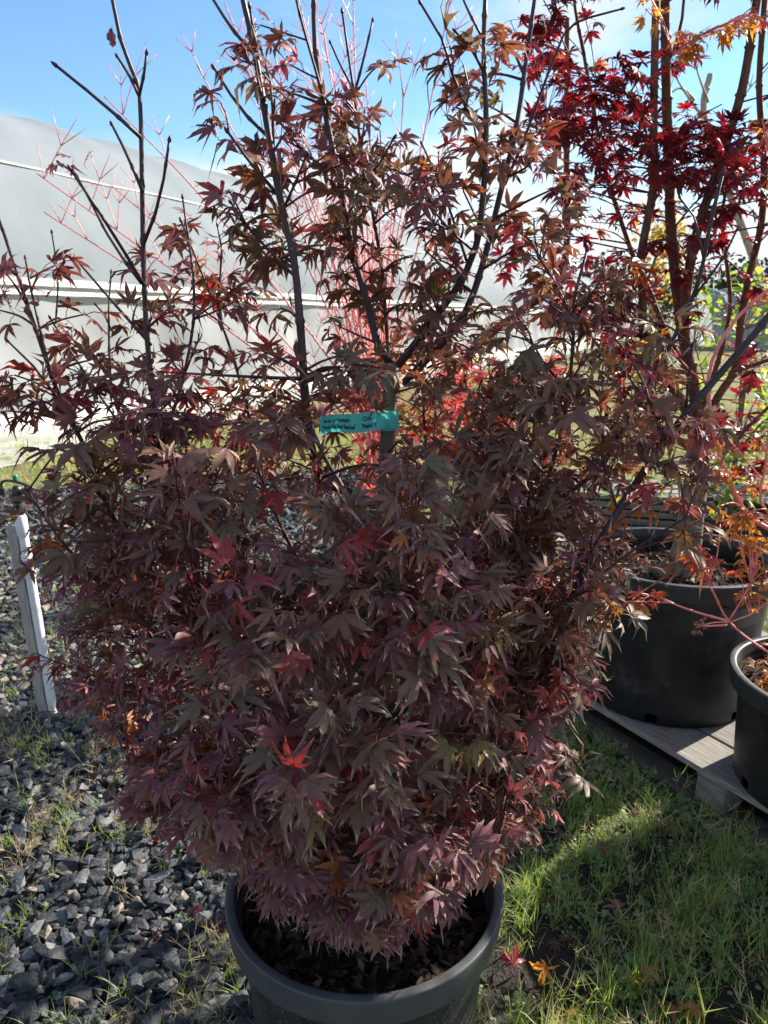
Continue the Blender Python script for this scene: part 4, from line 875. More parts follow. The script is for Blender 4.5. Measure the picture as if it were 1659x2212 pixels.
# ------------------------------------------------------------------ row behind: pink-red maple, coral bark maple, green citrus, bare tree
def back_pot(x, y, R_, H, label): return plant_pot((x, y, 0.0), R_, H, .06, label, POT_SMOOTH, .06, .84, nchips=150, cs=1.8)
back_pot(.50, 3.95, .34, .45, 'black pot behind the foreground maple holding the pinkish red maple')
pink = empty('pink_red_maple', (.50, 3.95, .39), 'low pinkish red maple seen through gaps behind the purple maple', 'tree', 'autumn maples in the row')
kt = Tree()
def KB(P, r0, r1, par, tree, mat, name='branch', node=.2, sides=7):
    P2, R2, (V, T), nd = stem_arrays(P, r0, r1, sides, node); child(link(name, trimesh(name, V, T, [mat])), par); tree.stem(P2, R2); return P2
KB([(.50, 3.95, .37), (.50, 3.94, .8), at(1000, 800, 3.9), at(1100, 690, 3.85), at(1214, 590, 3.85), at(1224, 350, 3.85), at(1224, 150, 3.85), at(1226, 40, 3.85)], .03, .012, pink, kt, BARK_BROWN, 'trunk')
for (u, v, y) in ((860, 900, 3.7), (930, 830, 3.7), (1080, 900, 3.7), (1000, 980, 3.6), (1040, 760, 4.1), (900, 760, 4.1), (1180, 800, 3.9)): KB([(.50, 3.95, .7), (at(u, v, y) + np.array([.5, 3.95, .75]))/2 + np.array([0, 0, .05]), at(u, v, y)], .010, .004, pink, kt, BARK_BROWN)
kt.ready()
for (u, v, ru, rv, n_, yy) in ((920, 880, 90, 90, 40, 3.75), (1010, 930, 90, 80, 38, 3.7), (1080, 850, 80, 70, 24, 3.8), (900, 1000, 60, 60, 14, 3.7), (1000, 780, 60, 40, 14, 3.9), (1200, 850, 70, 90, 18, 3.8), (800, 900, 70, 80, 22, 3.8), (830, 820, 60, 50, 12, 3.8), (740, 850, 50, 60, 8, 3.8)):
    for _ in range(n_):
        p = at(u + rng.normal(0, ru*.55), v + rng.normal(0, rv*.55), yy + rng.normal(0, .15)); a = rng.uniform(0, 6.28); add_cluster(p, np.array([math.cos(a), math.sin(a), .05]), 5, .036, .055, matf=lambda p: int(rng.choice(2)), tree=kt, npro=6, flat=.7, hang=.3)
# wine red sprays higher on its thin stem
nk = len(kt.L)
for (u, v, ru, rv, n_) in ((1225, 480, 60, 25, 4), (1240, 560, 40, 20, 3), (1170, 620, 60, 40, 7), (1210, 680, 90, 40, 10), (1220, 380, 50, 30, 4), (1215, 270, 60, 50, 6)):
    for _ in range(n_):
        p = at(u + rng.normal(0, ru*.5), v + rng.normal(0, rv*.5), 3.6 + rng.normal(0, .1)); a = rng.uniform(0, 6.28); add_cluster(p, np.array([math.cos(a), math.sin(a), .05]), 5, .045, .06, matf=lambda p: 2 + int(rng.choice(2)), tree=kt, npro=6, flat=.9, hang=.25)
pi, R, S, C_, mi = kt.arrays(); pick = np.zeros(len(S), bool); w = np.where(inframe(C_), S/proj(C_)[:,2], 0); pick[np.argsort(-w)[:200]] = True
scatter_pieces('leaf_low', 'leaf', LEAF_LOW, pi, R, S, C_, M_PINK + [M_RED[0], M_RED[2]], mi, pink, pick, True, 'foliage')
o = child(link('twigs', kt.tw.mesh('twigs', [BARK_TWIG])), pink); o['kind'] = 'stuff'

back_pot(-.06, 4.95, .34, .45, 'black pot hidden behind the purple maple holding the coral bark maple')
coral = empty('coral_bark_maple', (-.06, 4.95, .39), 'leafless coral bark maple with glowing pink-red stems behind the purple maple', 'tree', 'autumn maples in the row')
ct = Tree(); base = np.array([-.06, 4.95, .37])
tops = [(640,-20,4.8),(668,-40,5.0),(762,-30,5.0),(976,-20,4.9),(425,140,4.7),(225,208,4.7),(80,375,4.6),(95,458,4.5),(872,190,4.8),(893,330,4.8),(700,70,4.9),(590,110,4.9),(485,5,5.0),(535,80,4.8),(925,430,4.7),(852,310,5.1),(560,300,4.6),(240,400,4.8),(720,150,5.2),(665,180,5.1),(790,170,5.0),(610,240,4.6),(745,270,4.9),(985,420,5.0),(690,330,4.7),(820,400,4.6),(770,360,5.2)]
G_ct = Geo()
for i, (u, v, y) in enumerate(tops):
    e = at(u, v, y); dx = e[0]-base[0]; z0 = .75 + .35*rng.random(); fork = base + np.array([dx*.08 + rng.normal(0, .03), rng.normal(0, .04), z0-.37])
    m1 = base + np.array([dx*(.30 if abs(dx) < 1.0 else .42) , (e[1]-base[1])*.5, (e[2]-base[2])*(.52 if abs(dx) < 1.0 else .60)]); m2 = (m1+e)/2 + np.array([dx*.02, 0, .06 if abs(dx) > .9 else .02]) + rng.normal(0, .02, 3)
    P2, R2, (V, T), nd = stem_arrays([base + rng.normal(0, .05, 3)*[1, 1, 0], fork, m1, m2, e], .0085 if i < 8 else .0065, .0034, 6, .16); child(link('stem', trimesh('stem', V, T, [BARK_CORAL])), coral); ct.stem(P2, R2)
    for p in nd[3:]:
        for sg in (-1, 1):
            if rng.random() < .42:
                ln = rng.uniform(.10, .42); d = nrm(np.array([sg*.42 + rng.normal(0, .22), rng.normal(0, .35), .85])); C2 = spline([p, p + d*ln*.5 + np.array([0, 0, .02]), p + d*ln + np.array([0, 0, .05*ln])], 3); V, T = tube_arrays(C2, np.linspace(.0032, .0015, len(C2)), 4); G_ct.add(V, T)
                if ln > .22:
                    for sg2 in (-1, 1): q_ = C2[len(C2)//2]; V, T = tube_arrays([q_, q_ + nrm(d + np.array([sg2*.7, 0, 0]))*ln*.45], [.003, .0016], 4); G_ct.add(V, T)
o = child(link('twigs', G_ct.mesh('twigs', [BARK_CORAL])), coral); o['kind'] = 'stuff'

# green citrus behind on the right
back_pot(2.25, 4.65, .36, .45, 'black pot under the green shrub behind the red maple')
cit = empty('green_citrus_shrub', (2.25, 4.65, .39), 'bright green leafy citrus shrub with a round green fruit behind the red maple', 'shrub')
gt = Tree(); tk = [np.array([2.25, 4.65, .37]), np.array([2.24, 4.65, .8]), np.array([2.22, 4.6, 1.3])]
KB(tk, .022, .012, cit, gt, BARK_TRUNK, 'trunk')
for k in range(9): a = k*2.4; KB([tk[1], tk[1] + np.array([.25*math.cos(a), .25*math.sin(a), .25]), tk[1] + np.array([.55*math.cos(a), .5*math.sin(a), .15 + .09*k])], .010, .004, cit, gt, BARK_TRUNK)
gt.ready()
for _ in range(190):
    a = rng.uniform(0, 6.28); r = .75*rng.random()**.5; z = rng.uniform(.5, 1.95); o = np.array([math.cos(a), math.sin(a), .35]); add_cluster(np.array([2.22 + r*math.cos(a), 4.6 + .7*r*math.sin(a), z]), o, 6, .065, .095, matf=lambda p: int(rng.choice(2, p=[.65, .35])), tree=gt, npro=5, flat=.2, hang=.3)
pi, R, S, C_, mi = gt.arrays(); pick = np.zeros(len(S), bool); w = np.where(inframe(C_), S/proj(C_)[:,2], 0); pick[np.argsort(-w)[:150]] = True
scatter_pieces('leaf_oval', 'leaf', LEAF_OVAL, pi, R, S, C_, M_GREEN, mi, cit, pick, True, 'foliage')
o = child(link('twigs', gt.tw.mesh('twigs', [BARK_TRUNK])), cit); o['kind'] = 'stuff'
FRUIT = simple('green_fruit_skin', [(.3, (.20, .30, .05)), (.7, (.34, .40, .09))], 20, .45, .4, .1)
fp = at(1625, 822, 4.05); fr = bmesh.new(); bmesh.ops.create_icosphere(fr, subdivisions=3, radius=.045)
for v in fr.verts: v.co.z *= .93; v.co *= 1 + .02*math.sin(v.co.x*60)
o = bm_obj('fruit', fr, FRUIT, None, fp, smooth=True); child(o, cit); V, T = tube_arrays(spline([gt.K[np.argmin(np.linalg.norm(gt.K-fp, axis=1))], fp + np.array([0, 0, .12]), fp + np.array([0, 0, .04])], 5), .003, 5); child(link('fruit_stalk', trimesh('fruit_stalk', V, T, [BARK_TRUNK])), cit)

# bare pollarded tree
bare = empty('bare_tree', (3.9, 7.2, 0), 'pale leafless tree with cut knobby limbs behind the red maple', 'tree')
bt = Tree(); top = at(1520, 230, 7.2)
KB([(3.9, 7.2, -.02), (3.85, 7.2, 1.2), at(1545, 330, 7.2), at(1520, 230, 7.2), at(1535, 160, 7.2)], .055, .026, bare, bt, BARK_PALE, 'trunk', .5, 9)
for (a_, b_, c_) in (((1515,250),(1480,200),(1450,150)), ((1530,220),(1515,180),(1505,150)), ((1540,300),(1590,230),(1620,190)), ((1550,340),(1480,320),(1440,330)), ((1500,215),(1470,190),(1445,205)), ((1545,300),(1600,330),(1650,310)), ((1560,420),(1500,380),(1430,400)), ((1560,400),(1600,360),(1625,330))):
    KB([at(*a_, 7.2), at(*b_, 7.1), at(*c_, 7.0)], .014, .006, bare, bt, BARK_PALE)
    for _ in range(3): s0 = at(*c_, 7.0); V, T = tube_arrays([s0, s0 + rng.normal(0, .09, 3) + np.array([0, 0, .12])], [.006, .003], 5); child(link('shoot', trimesh('shoot', V, T, [BARK_PALE])), bare)

# small yellow maple far behind, distant wooded hill
yel = empty('yellow_maple', (3.0, 9.0, 0), 'small yellow-leaved tree far behind the red maple trunks', 'tree'); yt = Tree()
KB([(2.9, 9.0, 0), (2.85, 9.0, 1.2), at(1440, 490, 9.0)], .04, .012, yel, yt, BARK_BROWN, 'trunk', .4); yt.ready()
for _ in range(60): p = at(1440 + rng.normal(0, 26), 520 + rng.normal(0, 40), 9 + rng.normal(0, .25)); a = rng.uniform(0, 6.28); add_cluster(p, np.array([math.cos(a), math.sin(a), .1]), 5, .05, .08, matf=lambda p: 0, tree=yt, npro=6, hang=.3)
pi, R, S, C_, mi = yt.arrays(); pick = np.zeros(len(S), bool); scatter_pieces('leaf_y', 'leaf', LEAF_LOW, pi, R, S, C_, [M_YELLOW], mi, yel, pick, True, 'foliage')
o = child(link('twigs', yt.tw.mesh('twigs', [BARK_BROWN])), yel); o['kind'] = 'stuff'
WOODM = [simple('far_foliage_%d' % i, [(.3, a), (.7, b)], 2, .9, .1, 0) for i, (a, b) in enumerate((((.06, .065, .028), (.10, .10, .04)), ((.11, .09, .04), (.17, .14, .06)), ((.045, .055, .03), (.075, .085, .04))))]
n = 26000; cxs = rng.uniform(-40, 120, 120); cys = rng.uniform(105, 135, 120); chs = rng.uniform(6, 12, 120); cid = rng.integers(0, 120, n)
v = rng.normal(size=(n, 3)); v /= np.linalg.norm(v, axis=1, keepdims=True); rr = rng.random(n)**.4
C_ = np.stack([cxs[cid] + v[:,0]*rr*3.6, cys[cid] + v[:,1]*rr*3.6, chs[cid]*.62 + v[:,2]*rr*chs[cid]*.42], 1)
QUAD = [(np.array([(-.6, -.3, 0), (.3, -.6, .1), (.6, .4, -.1), (-.3, .6, .1)]), np.array([(0, 1, 2), (0, 2, 3)]), np.zeros((4, 2)))]
fw = mass('far_wood', QUAD, np.zeros(n, int), rot_rand(n, 1.0), rng.uniform(.3, .6, n), C_, WOODM, cid % 3); tag(link('far_wood', fw), 'distant olive and brown wood beyond the greenhouse', 'wood', None, 'stuff')
hill = grid_geo(lambda i, j: (-260 + 700*i, 150 + 160*j, -0.5 + (9 + 5*math.sin(i*9) + 3*math.sin(i*23))*math.sin(math.pi*j*.5)), 80, 10, WOODM[0], 'hill', bpy.data.objects['ground']); hill.parent = None; hill.matrix_parent_inverse.identity(); tag(hill, kind='structure')

lum = empty('lumber_stack', (2.0, 6.0, 0), 'low stack of grey weathered planks behind the red maple trunks', 'planks')
for i in range(5):
    for j in range(4): bm_obj('plank', box_bm(2.4*random.uniform(.93, 1.0), .16, .045, .004, .003), WOODS[(i+j) % 3], lum, (random.uniform(-.05, .05), -.36 + .18*j + random.uniform(-.01, .01), .05 + .062*i), (0, 0, -.3 + random.uniform(-.02, .02)))
for i in range(4):
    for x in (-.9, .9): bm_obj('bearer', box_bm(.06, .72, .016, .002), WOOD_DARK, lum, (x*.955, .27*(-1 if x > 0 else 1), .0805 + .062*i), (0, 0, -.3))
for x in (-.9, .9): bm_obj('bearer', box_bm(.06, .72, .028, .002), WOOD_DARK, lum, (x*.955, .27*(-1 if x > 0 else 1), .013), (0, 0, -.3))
for (x, y, lb, mm, n_) in ((1.55, 7.6, 'small yellow-green bush far behind the red maple pot', 1, 70), (3.6, 6.3, 'green bush behind the citrus shrub at the right edge', 0, 110), (.9, 8.2, 'low green bush far behind the pinkish red maple', 0, 60)):
    plant_pot((x, y, 0.0), .24, .32, .05, 'black pot under the ' + lb, POT_SMOOTH, .05, .84, nchips=60, cs=2)
    bu = empty('bush', (x, y, .27), lb, 'bush'); gb = Tree(); tk = [np.array([x, y, .25]), np.array([x, y, .5]), np.array([x+.03, y, .85])]; KB(tk, .016, .008, bu, gb, BARK_TRUNK, 'trunk'); gb.ready()
    for _ in range(n_):
        a = rng.uniform(0, 6.28); r = .42*rng.random()**.5; add_cluster(np.array([x + r*math.cos(a), y + r*math.sin(a), rng.uniform(.45, 1.25)]), np.array([math.cos(a), math.sin(a), .35]), 6, .05, .085, matf=lambda p: mm if rng.random() < .7 else 1-mm, tree=gb, npro=5, flat=.2, hang=.3)
    pi, R, S, C_, mi = gb.arrays(); scatter_pieces('leaf_oval', 'leaf', LEAF_OVAL, pi, R, S, C_, M_GREEN, mi, bu, np.zeros(len(S), bool), True, 'foliage'); o = child(link('twigs', gb.tw.mesh('twigs', [BARK_TRUNK])), bu); o['kind'] = 'stuff'

# ------------------------------------------------------------------ sprinkler and stake on the left
PVC = simple('white_pvc', [(.3, (.66, .67, .68)), (.7, (.80, .80, .79))], 12, .35, .45, 0)
BLACKP = simple('black_plastic', [(.3, (.012, .013, .014)), (.7, (.025, .026, .027))], 20, .4, .5, .1)
GREENP = simple('green_plastic', [(.3, (.008, .16, .09)), (.7, (.012, .22, .12))], 20, .4, .5, 0)
BLUEP = simple('blue_print', [(.3, (.03, .18, .50)), (.7, (.06, .28, .62))], 20, .5, .4, 0)
sb = ground_at(54, 716, 0.0); st = at(43, 1112, sb[1]); st = np.array([st[0], sb[1], st[2]]); ax_ = nrm(st-sb); hgt = np.linalg.norm(st-sb)
spr = empty('sprinkler', (sb[0], sb[1], 0), 'white plastic riser pipe topped by a black and green impact sprinkler', 'sprinkler')
def ptube(name, s0, s1, r, mat, par=spr, sides=20, prof=None):
    P = [sb + ax_*(s0 + (s1-s0)*k) for k in (0, .02, .98, 1)]; V, T = tube_arrays(P, [r*.96, r, r, r*.96], sides); return child(link(name, trimesh(name, V, T, [mat])), par)
pr_ = .0185
ptube('pipe', -.03, hgt-.06, pr_, PVC); ptube('coupling', hgt-.085, hgt, .0235, PVC); ptube('coupling', hgt-.26, hgt-.16, .0235, PVC); ptube('blue_tape', hgt-.205, hgt-.185, .0238, BLUEP)
def sbox(name, c, size, mat, rot=(0,0,0), bev=.003): o = bm_obj(name, box_bm(*size, bev), mat, None, tuple(c), rot); return child(o, spr)
sbox('blue_flap', sb + ax_*(hgt-.19) + np.array([.034, .012, 0]), (.028, .006, .06), BLUEP)
hd = sb + ax_*hgt
ptube('nozzle_base', hgt, hgt+.022, .0175, BLACKP); ptube('bearing', hgt+.022, hgt+.052, .011, BLACKP); ptube('collar', hgt+.050, hgt+.066, .019, BLACKP)
body = [(.0, .0), (.017, .0), (.021, .016), (.019, .038), (.014, .050), (.001, .054)]; V, T, U = lathe(body, 20); HEAD = child(link('head', trimesh('head', V + hd + np.array([0, 0, .066]), T, [BLACKP])), spr)
V, T = tube_arrays([hd + np.array([0, 0, .085]), hd + np.array([.040, -.012, .105]), hd + np.array([.064, -.018, .120])], [.010, .009, .006], 10); child(link('nozzle', trimesh('nozzle', V, T, [BLACKP])), spr)
V, T = tube_arrays(spline([hd + np.array([.05, -.03, .075]), hd + np.array([.07, -.03, .115]), hd + np.array([.0, -.005, .135]), hd + np.array([-.062, .018, .130]), hd + np.array([-.070, .02, .09])], 4), .0055, 8); child(link('swing_arm', trimesh('swing_arm', V, T, [BLACKP])), spr)
sbox('arm_plate', hd + np.array([.075, -.032, .105]), (.010, .022, .036), BLACKP, (0, .2, .4)); sbox('counterweight', hd + np.array([-.068, .02, .090]), (.02, .016, .030), BLACKP, (0, 0, .3))
V, T = tube_arrays(spline([hd + np.array([0, 0, .135]), hd + np.array([0, 0, .160])], 3), [.012, .012, .011, .008][:4] if False else .010, 10); child(link('cap', trimesh('cap', V, T, [GREENP])), spr)
for o in list(spr.children):
    if o.name.split('.')[0] in ('nozzle', 'swing_arm', 'arm_plate', 'counterweight', 'cap'): o.parent = HEAD; o.matrix_parent_inverse = Matrix.Identity(4); o.matrix_basis = o.matrix_basis
stake = empty('wooden_stake', (sb[0]-.045, sb[1]+.01, 0), 'weathered split wooden stake wired to the white riser pipe', 'stake')
bm = bmesh.new(); bmesh.ops.create_cube(bm, size=1)
bmesh.ops.subdivide_edges(bm, edges=[e for e in bm.edges if abs(e.verts[0].co.z - e.verts[1].co.z) > .5], cuts=10)
SH = hgt-.05; off = np.array([-.039, .006, 0])
for v in bm.verts:
    k = v.co.z + .5; c = sb + ax_*(k*SH - .04*(1-k)) + off; v.co = Vector((c[0] + v.co.x*.038 + rng.normal(0, .0012), c[1] + v.co.y*.040 + rng.normal(0, .0012), c[2] + (rng.uniform(-.012, .012) if k > .99 else 0)))
bmesh.ops.bevel(bm, geom=[e for e in bm.edges if e.calc_length() > 0], offset=.002, segments=1, affect='EDGES')
STAKEW = simple('stake_wood', [(.25, (.20, .18, .155)), (.5, (.40, .37, .33)), (.8, (.54, .51, .47))], 6, .85, .2, .8, .006, 12, (30, 30, 3), 6)
o = bm_obj('post', bm, STAKEW); child(o, stake)
wc = sb + ax_*.245 + np.array([-.022, .003, 0]); Pw = [wc + np.array([.049*math.cos(a), .028*math.sin(a), .006*math.sin(a*1)+.010*math.cos(a)]) for a in np.linspace(0, 2*math.pi, 25)]; V, T = tube_arrays(Pw, .0022, 6); child(link('tie_wire', trimesh('tie_wire', V, T, [BLACKP])), stake)

# crumpled white sheet lying behind the maple
SHEETM = simple('white_sack', [(.3, (.62, .66, .72)), (.7, (.80, .82, .84))], 8, .45, .4, .2)
ws = ground_at(505, 640, 0); wsx, wsy = ws[0], ws[1]
def sack(i, j): x = (i-.5)*.55; y = (j-.5)*.34; return (wsx + x + .03*math.sin(j*9), wsy + y + .02*math.sin(i*11), .03 + .09*math.sin(math.pi*i)**.6*math.sin(math.pi*j)**.6 + .016*math.sin(i*17 + j*9) + .012*math.sin(j*23 - i*7))
ob = empty('plastic_sack', (wsx, wsy, 0), 'crumpled white plastic sack lying on the grass behind the purple maple', 'sack'); grid_geo(sack, 30, 20, SHEETM, 'sack_cloth', ob)

# ------------------------------------------------------------------ grass, weeds, litter
def grass_mat(name, a, b, tr_, tf=.35):
    m, t, o = base_mat(name); p = N(t, 'ShaderNodeBsdfPrincipled'); c = mixc(t, noise(t, 8, 3, .5, geopos(t)), a, b); L(t, c, p.inputs['Base Color']); p.inputs['Roughness'].default_value = .5; p.inputs['Specular IOR Level'].default_value = .35
    tt = N(t, 'ShaderNodeBsdfTranslucent'); tt.inputs[0].default_value = (*tr_, 1); ms = N(t, 'ShaderNodeMixShader'); ms.inputs[0].default_value = tf
    L(t, p.outputs[0], ms.inputs[1]); L(t, tt.outputs[0], ms.inputs[2]); L(t, ms.outputs[0], o.inputs[0]); return m
G_M = [grass_mat('grass_green', (.16, .27, .065), (.22, .33, .085), (.35, .5, .07)), grass_mat('grass_light', (.27, .33, .11), (.36, .39, .15), (.5, .6, .12)), grass_mat('grass_straw', (.46, .37, .22), (.58, .48, .32), (.6, .5, .28), .25), grass_mat('weed_leaf', (.14, .22, .09), (.23, .31, .16), (.35, .5, .12))]
def tuft(seed, nb, ln, lean, w):
    r = np.random.default_rng(seed); V, T = [], []
    for _ in range(nb):
        a = r.uniform(0, 6.28); l = ln*r.uniform(.45, 1.1); d = np.array([math.cos(a), math.sin(a)]); pr = np.array([-d[1], d[0]]); le = lean*r.uniform(.2, 1.3); b0 = len(V); o = r.normal(0, .012, 2); ww = w*r.uniform(.6, 1.2)
        for i, tt in enumerate((0, .35, .7, 1)):
            c = o + d*le*l*tt**1.7; z = l*(tt - .28*le*tt**2.2)
            if i == 3: V.append((*c, z))
            else:
                for sd in (-1, 1): e = c + pr*ww*sd*(1-.25*i); V.append((*e, z))
        for i in range(2): A_ = b0+2*i; T += [(A_, A_+1, A_+3), (A_, A_+3, A_+2)]
        T += [(b0+4, b0+5, b0+6)]
    V = np.array(V); return V, np.array(T), np.zeros((len(V), 2))
def seedhead(seed, n_=5, h=.12):
    """wiry dry stalks with forked seed heads"""
    r = np.random.default_rng(seed); V, T = [], []
    def strip(a, b, w):
        d = b-a; s = np.cross(d, r.normal(size=3)); s = s/np.linalg.norm(s)*w; k = len(V); V.extend([a-s, a+s, b]); T.append((k, k+1, k+2)); s2 = np.cross(d, s); s2 = s2/np.linalg.norm(s2)*w; V.extend([a-s2, a+s2, b]); T.append((k+3, k+4, k+5))
    for _ in range(n_):
        a = r.uniform(0, 6.28); l = h*r.uniform(.5, 1.2); p0 = np.array([*r.normal(0, .012, 2), 0.]); p1 = p0 + np.array([math.cos(a)*l*.45, math.sin(a)*l*.45, l*.7]); strip(p0, p1, .0012)
        for _ in range(r.integers(3, 6)): p2 = p1 + r.normal(0, 1, 3)*l*.22 + np.array([0, 0, l*.14]); strip(p1 - (p1-p0)*r.uniform(0, .35), p2, .0014)
    V = np.array(V); return V, np.array(T), np.zeros((len(V), 2))
def weed(seed):
    r = np.random.default_rng(seed); V, T = [], []
    for _ in range(r.integers(10, 20)):
        a = r.uniform(0, 6.28); rr = r.uniform(.005, .04); c = np.array([rr*math.cos(a), rr*math.sin(a), r.uniform(.006, .03)]); s = r.uniform(.004, .0085); b0 = len(V); V.append(c); tl = r.normal(0, .35, 2)
        for k in range(6): q_ = 1.047*k; V.append(c + np.array([s*math.cos(q_), s*math.sin(q_), s*(math.cos(q_)*tl[0] + math.sin(q_)*tl[1])]))
        for k in range(6): T.append((b0, b0+1+k, b0+1+(k+1) % 6))
        k = len(V); V.extend([c, c*[0, 0, 0] + np.array([.001, 0, 0]), np.array([-.001, 0, 0])]); T.append((k, k+1, k+2))
    V = np.array(V); return V, np.array(T), np.zeros((len(V), 2))
GPF = [tuft(750+i, 7, .11, .7, .0035) for i in range(4)]
GP = [tuft(700+i, 16, .10, .8, .0016) for i in range(5)] + [tuft(710+i, 22, .15, .7, .0017) for i in range(4)] + [seedhead(720+i) for i in range(5)] + [weed(730+i) for i in range(5)]
iT, iTall, iS, iW = range(0, 5), range(5, 9), range(9, 14), range(14, 19)
def patch(spots): # list of (x, y, proto, mat, scale)
    a = np.array([(s[0], s[1]) for s in spots]); n = len(spots)
    return np.array([s[2] for s in spots]), rot_rand(n, .1), np.array([s[4] for s in spots]), np.column_stack([a, np.full(n, .006)]), np.array([s[3] for s in spots])
spots = []
def off_things(x, y):
    if math.hypot(x-POT1[0], y-POT1[1]) < .26: return False
    v = np.array([x-pc[0], y-pc[1]]); a = v @ PD[:2]; b = v @ PN[:2]
    return not (abs(a) < PL/2+.01 and abs(b) < PW/2+.01)
clump = lambda x, y: .5 + .5*math.sin(x*5.1 + 1.7*math.sin(y*3.3))*math.cos(y*4.7 + 1.3*math.sin(x*2.9))
k = 0
while k < 6000:       # right-hand ground
    y = .5 + 5.5*rng.random()**2.0; x = rng.uniform(-.15, .62*y+.5)
    if x < gravel_edge_v(np.array(y)) or not off_things(x, y) : continue
    if rng.random() > .12 + 1.1*clump(x*1.6, y*1.6)**1.5: continue
    r_ = rng.random(); k += 1
    if r_ < .46: spots.append((x, y, rng.choice(iT), rng.choice(2, p=[.6, .4]), rng.uniform(.5, 1.0)))
    elif r_ < .58: spots.append((x, y, rng.choice(iTall), rng.choice(2, p=[.6, .4]), rng.uniform(.5, 1.0)))
    elif r_ < .72: spots.append((x, y, rng.choice(iS), rng.choice([1, 2, 2]), rng.uniform(.5, 1.1)))
    else: spots.append((x, y, rng.choice(iW), 3, rng.uniform(.5, 1.25)))
for b in np.linspace(-PL/2, PL/2, 60):   # weeds along the pallet
    for _ in range(3):
        c = pc[:2] + PD[:2]*b - PN[:2]*(PW/2 + rng.uniform(.02, .16)); spots.append((c[0], c[1], rng.choice(iW), 3, rng.uniform(.8, 1.6)))
o = tag(link('grass', mass('grass', GP, *patch(spots)[:4], G_M, patch(spots)[4], True)), 'tufty green grass and clover on dark soil right of the foreground pot', 'grass', None, 'stuff')
spots = []; k = 0
while k < 1900:       # weeds in the gravel
    y = .55 + 6.8*rng.random()**2.0; x = rng.uniform(-.72*y-.4, .05)
    if x > gravel_edge_v(np.array(y)) or not off_things(x, y) or clump(x*.8+3, y*.7) < .75*rng.random(): continue
    r_ = rng.random(); k += 1
    if r_ < .34: spots.append((x, y, rng.choice(iT), rng.choice([0, 1]), rng.uniform(.4, .9)))
    elif r_ < .86: spots.append((x, y, rng.choice(iS), rng.choice([1, 2, 2]), rng.uniform(.5, 1.0)))
    else: spots.append((x, y, rng.choice(iW), 3, rng.uniform(.5, 1.0)))
o = tag(link('gravel_weeds', mass('gravel_weeds', GP, *patch(spots)[:4], G_M, patch(spots)[4], True)), 'sparse grass tufts and straw seed heads growing through the dark gravel', 'weeds', None, 'stuff')
spots = []
for _ in range(5200):   # lit strip of grass before the greenhouse and behind the row
    if rng.random() < .6: x = rng.uniform(-9, 1.5); y = 7.0 + (x+4)*.36 + rng.uniform(.05, 3.0)
    else: x = rng.uniform(-.2, 7); y = rng.uniform(5.2, 11)
    spots.append((x, y, rng.integers(4), rng.choice([0, 1, 2], p=[.3, .45, .25]), rng.uniform(.6, 1.3)))
o = tag(link('far_grass', mass('far_grass', GPF, *patch(spots)[:4], G_M, patch(spots)[4], True)), 'sunlit yellow-green grass strip before the greenhouse', 'grass', None, 'stuff')
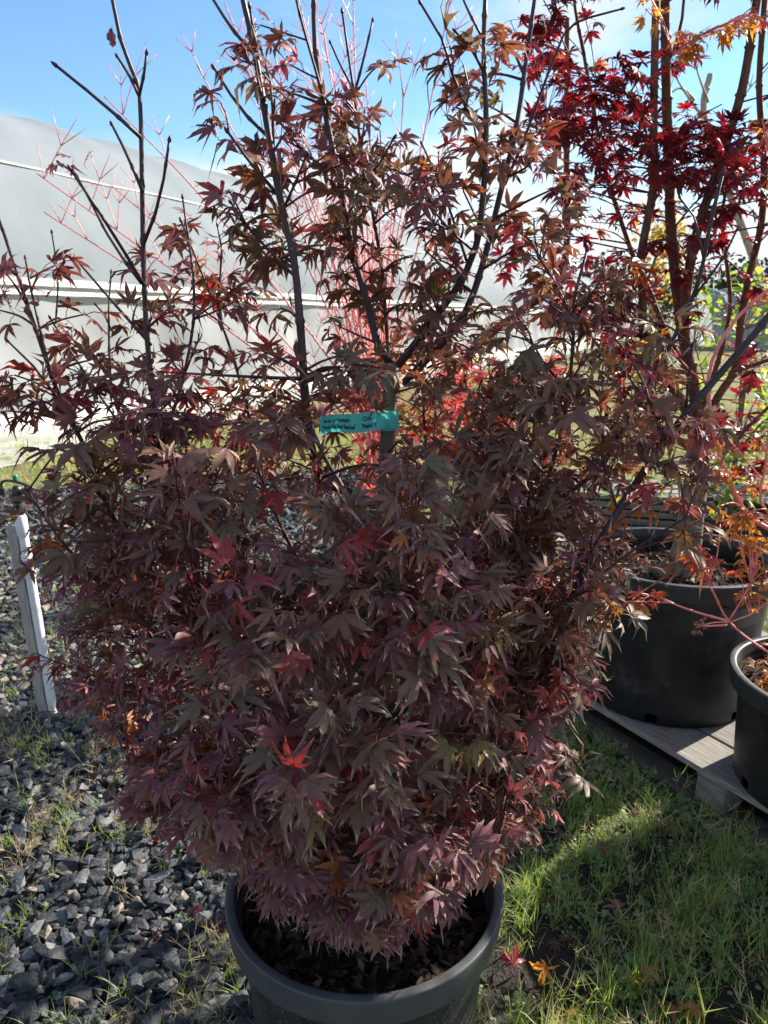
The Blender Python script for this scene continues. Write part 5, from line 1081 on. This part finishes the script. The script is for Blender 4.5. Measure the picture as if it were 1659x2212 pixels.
# fallen leaves
DEADM = leaf_mat('leaf_dead', (.085, .040, .026), (.055, .024, .022), (.14, .09, .06), (.3, .08, .04), .15, .5, .4)
FALL = [(M_ORANGE[0], 'amber', LEAF_LACE), (M_RED[2], 'wine red', LEAF_RED), (M_MAIN[3], 'brown', LEAF_MAIN), (M_RED[1], 'bright red', LEAF_RED)]
fl = [(1360, 2110, 0, 'amber maple leaf lying flat in the grass, lower right'), (1395, 2090, 0, 'second amber leaf beside the flat amber leaf in the lower right grass'), (1240, 2180, 0, 'amber leaf in the grass nearest the bottom edge'),
      (1460, 2185, 2, 'curled brown leaf at the bottom edge of the grass'), (1500, 2170, 0, 'yellow-orange leaf in the bottom right grass'), (1180, 2090, 0, 'amber leaf in the grass close to the foreground pot'),
      (1300, 1830, 2, 'brown leaf in the grass between pot and pallet'), (1360, 1760, 1, 'wine red leaf in the grass near the pallet block'), (1480, 1880, 1, 'wine red leaf in the grass below the pallet edge'),
      (1550, 1950, 2, 'brown leaf on dark soil below the pallet board'), (1590, 2010, 2, 'brown leaf on dark soil at the right of the grass'), (1430, 2010, 2, 'brown leaf in the middle of the right-hand grass'),
      (1480, 2060, 1, 'wine red leaf in the middle of the right-hand grass'), (1160, 1790, 1, 'wine red leaf in the grass under the purple maple'), (1640, 2060, 1, 'wine red leaf on dark soil at the right edge'),
      (1110, 2080, 3, 'bright red leaf beside the foreground pot'), (1340, 1960, 2, 'brown leaf in sunlit grass right of the foreground pot'), (340, 2010, 1, 'wine red leaf on the gravel, farthest left'),
      (420, 1960, 1, 'wine red leaf on the gravel among straw'), (470, 2000, 1, 'wine red leaf on the gravel touching the foreground pot'), (260, 1560, 0, 'amber leaf on the gravel near the wooden stake'), (440, 1860, 2, 'brown leaf on the gravel behind the foreground pot rim')]
for (u, v, c, lb) in fl:
    p = ground_at(u*768/1659, v*1024/2212, .042 if u > 900 else .034); mat, nm, pro = FALL[c]; kk = int(rng.integers(len(pro)))
    o = link('fallen_leaf', piece((id(pro), kk), pro[kk], mat, 'fallen_leaf', True)); o.location = tuple(p); o.rotation_euler = (rng.normal(0, .35), rng.normal(0, .35), rng.uniform(0, 6.28)); s = rng.uniform(.040, .062); o.scale = (s, s, s)
    tag(o, lb, 'leaf', 'leaves fallen on the ground')
for _ in range(34):   # dark leaves flattened into the soil
    y = rng.uniform(.95, 2.3); x = rng.uniform(.34, .50*y + .1)
    if not off_things(x, y): continue
    pro = LEAF_RED if rng.random() < .5 else LEAF_LACE; kk = int(rng.integers(8)); o = link('fallen_leaf', piece((id(pro), kk), pro[kk], DEADM, 'fallen_leaf', True)); o.location = (x, y, .030); o.rotation_euler = (rng.normal(0, .25), rng.normal(0, .25), rng.uniform(0, 6.28)); s = rng.uniform(.030, .055); o.scale = (s, s, s)
    tag(o, 'dull dark brown leaf flattened on the soil between the grass tufts', 'leaf', 'dead leaves on the soil')
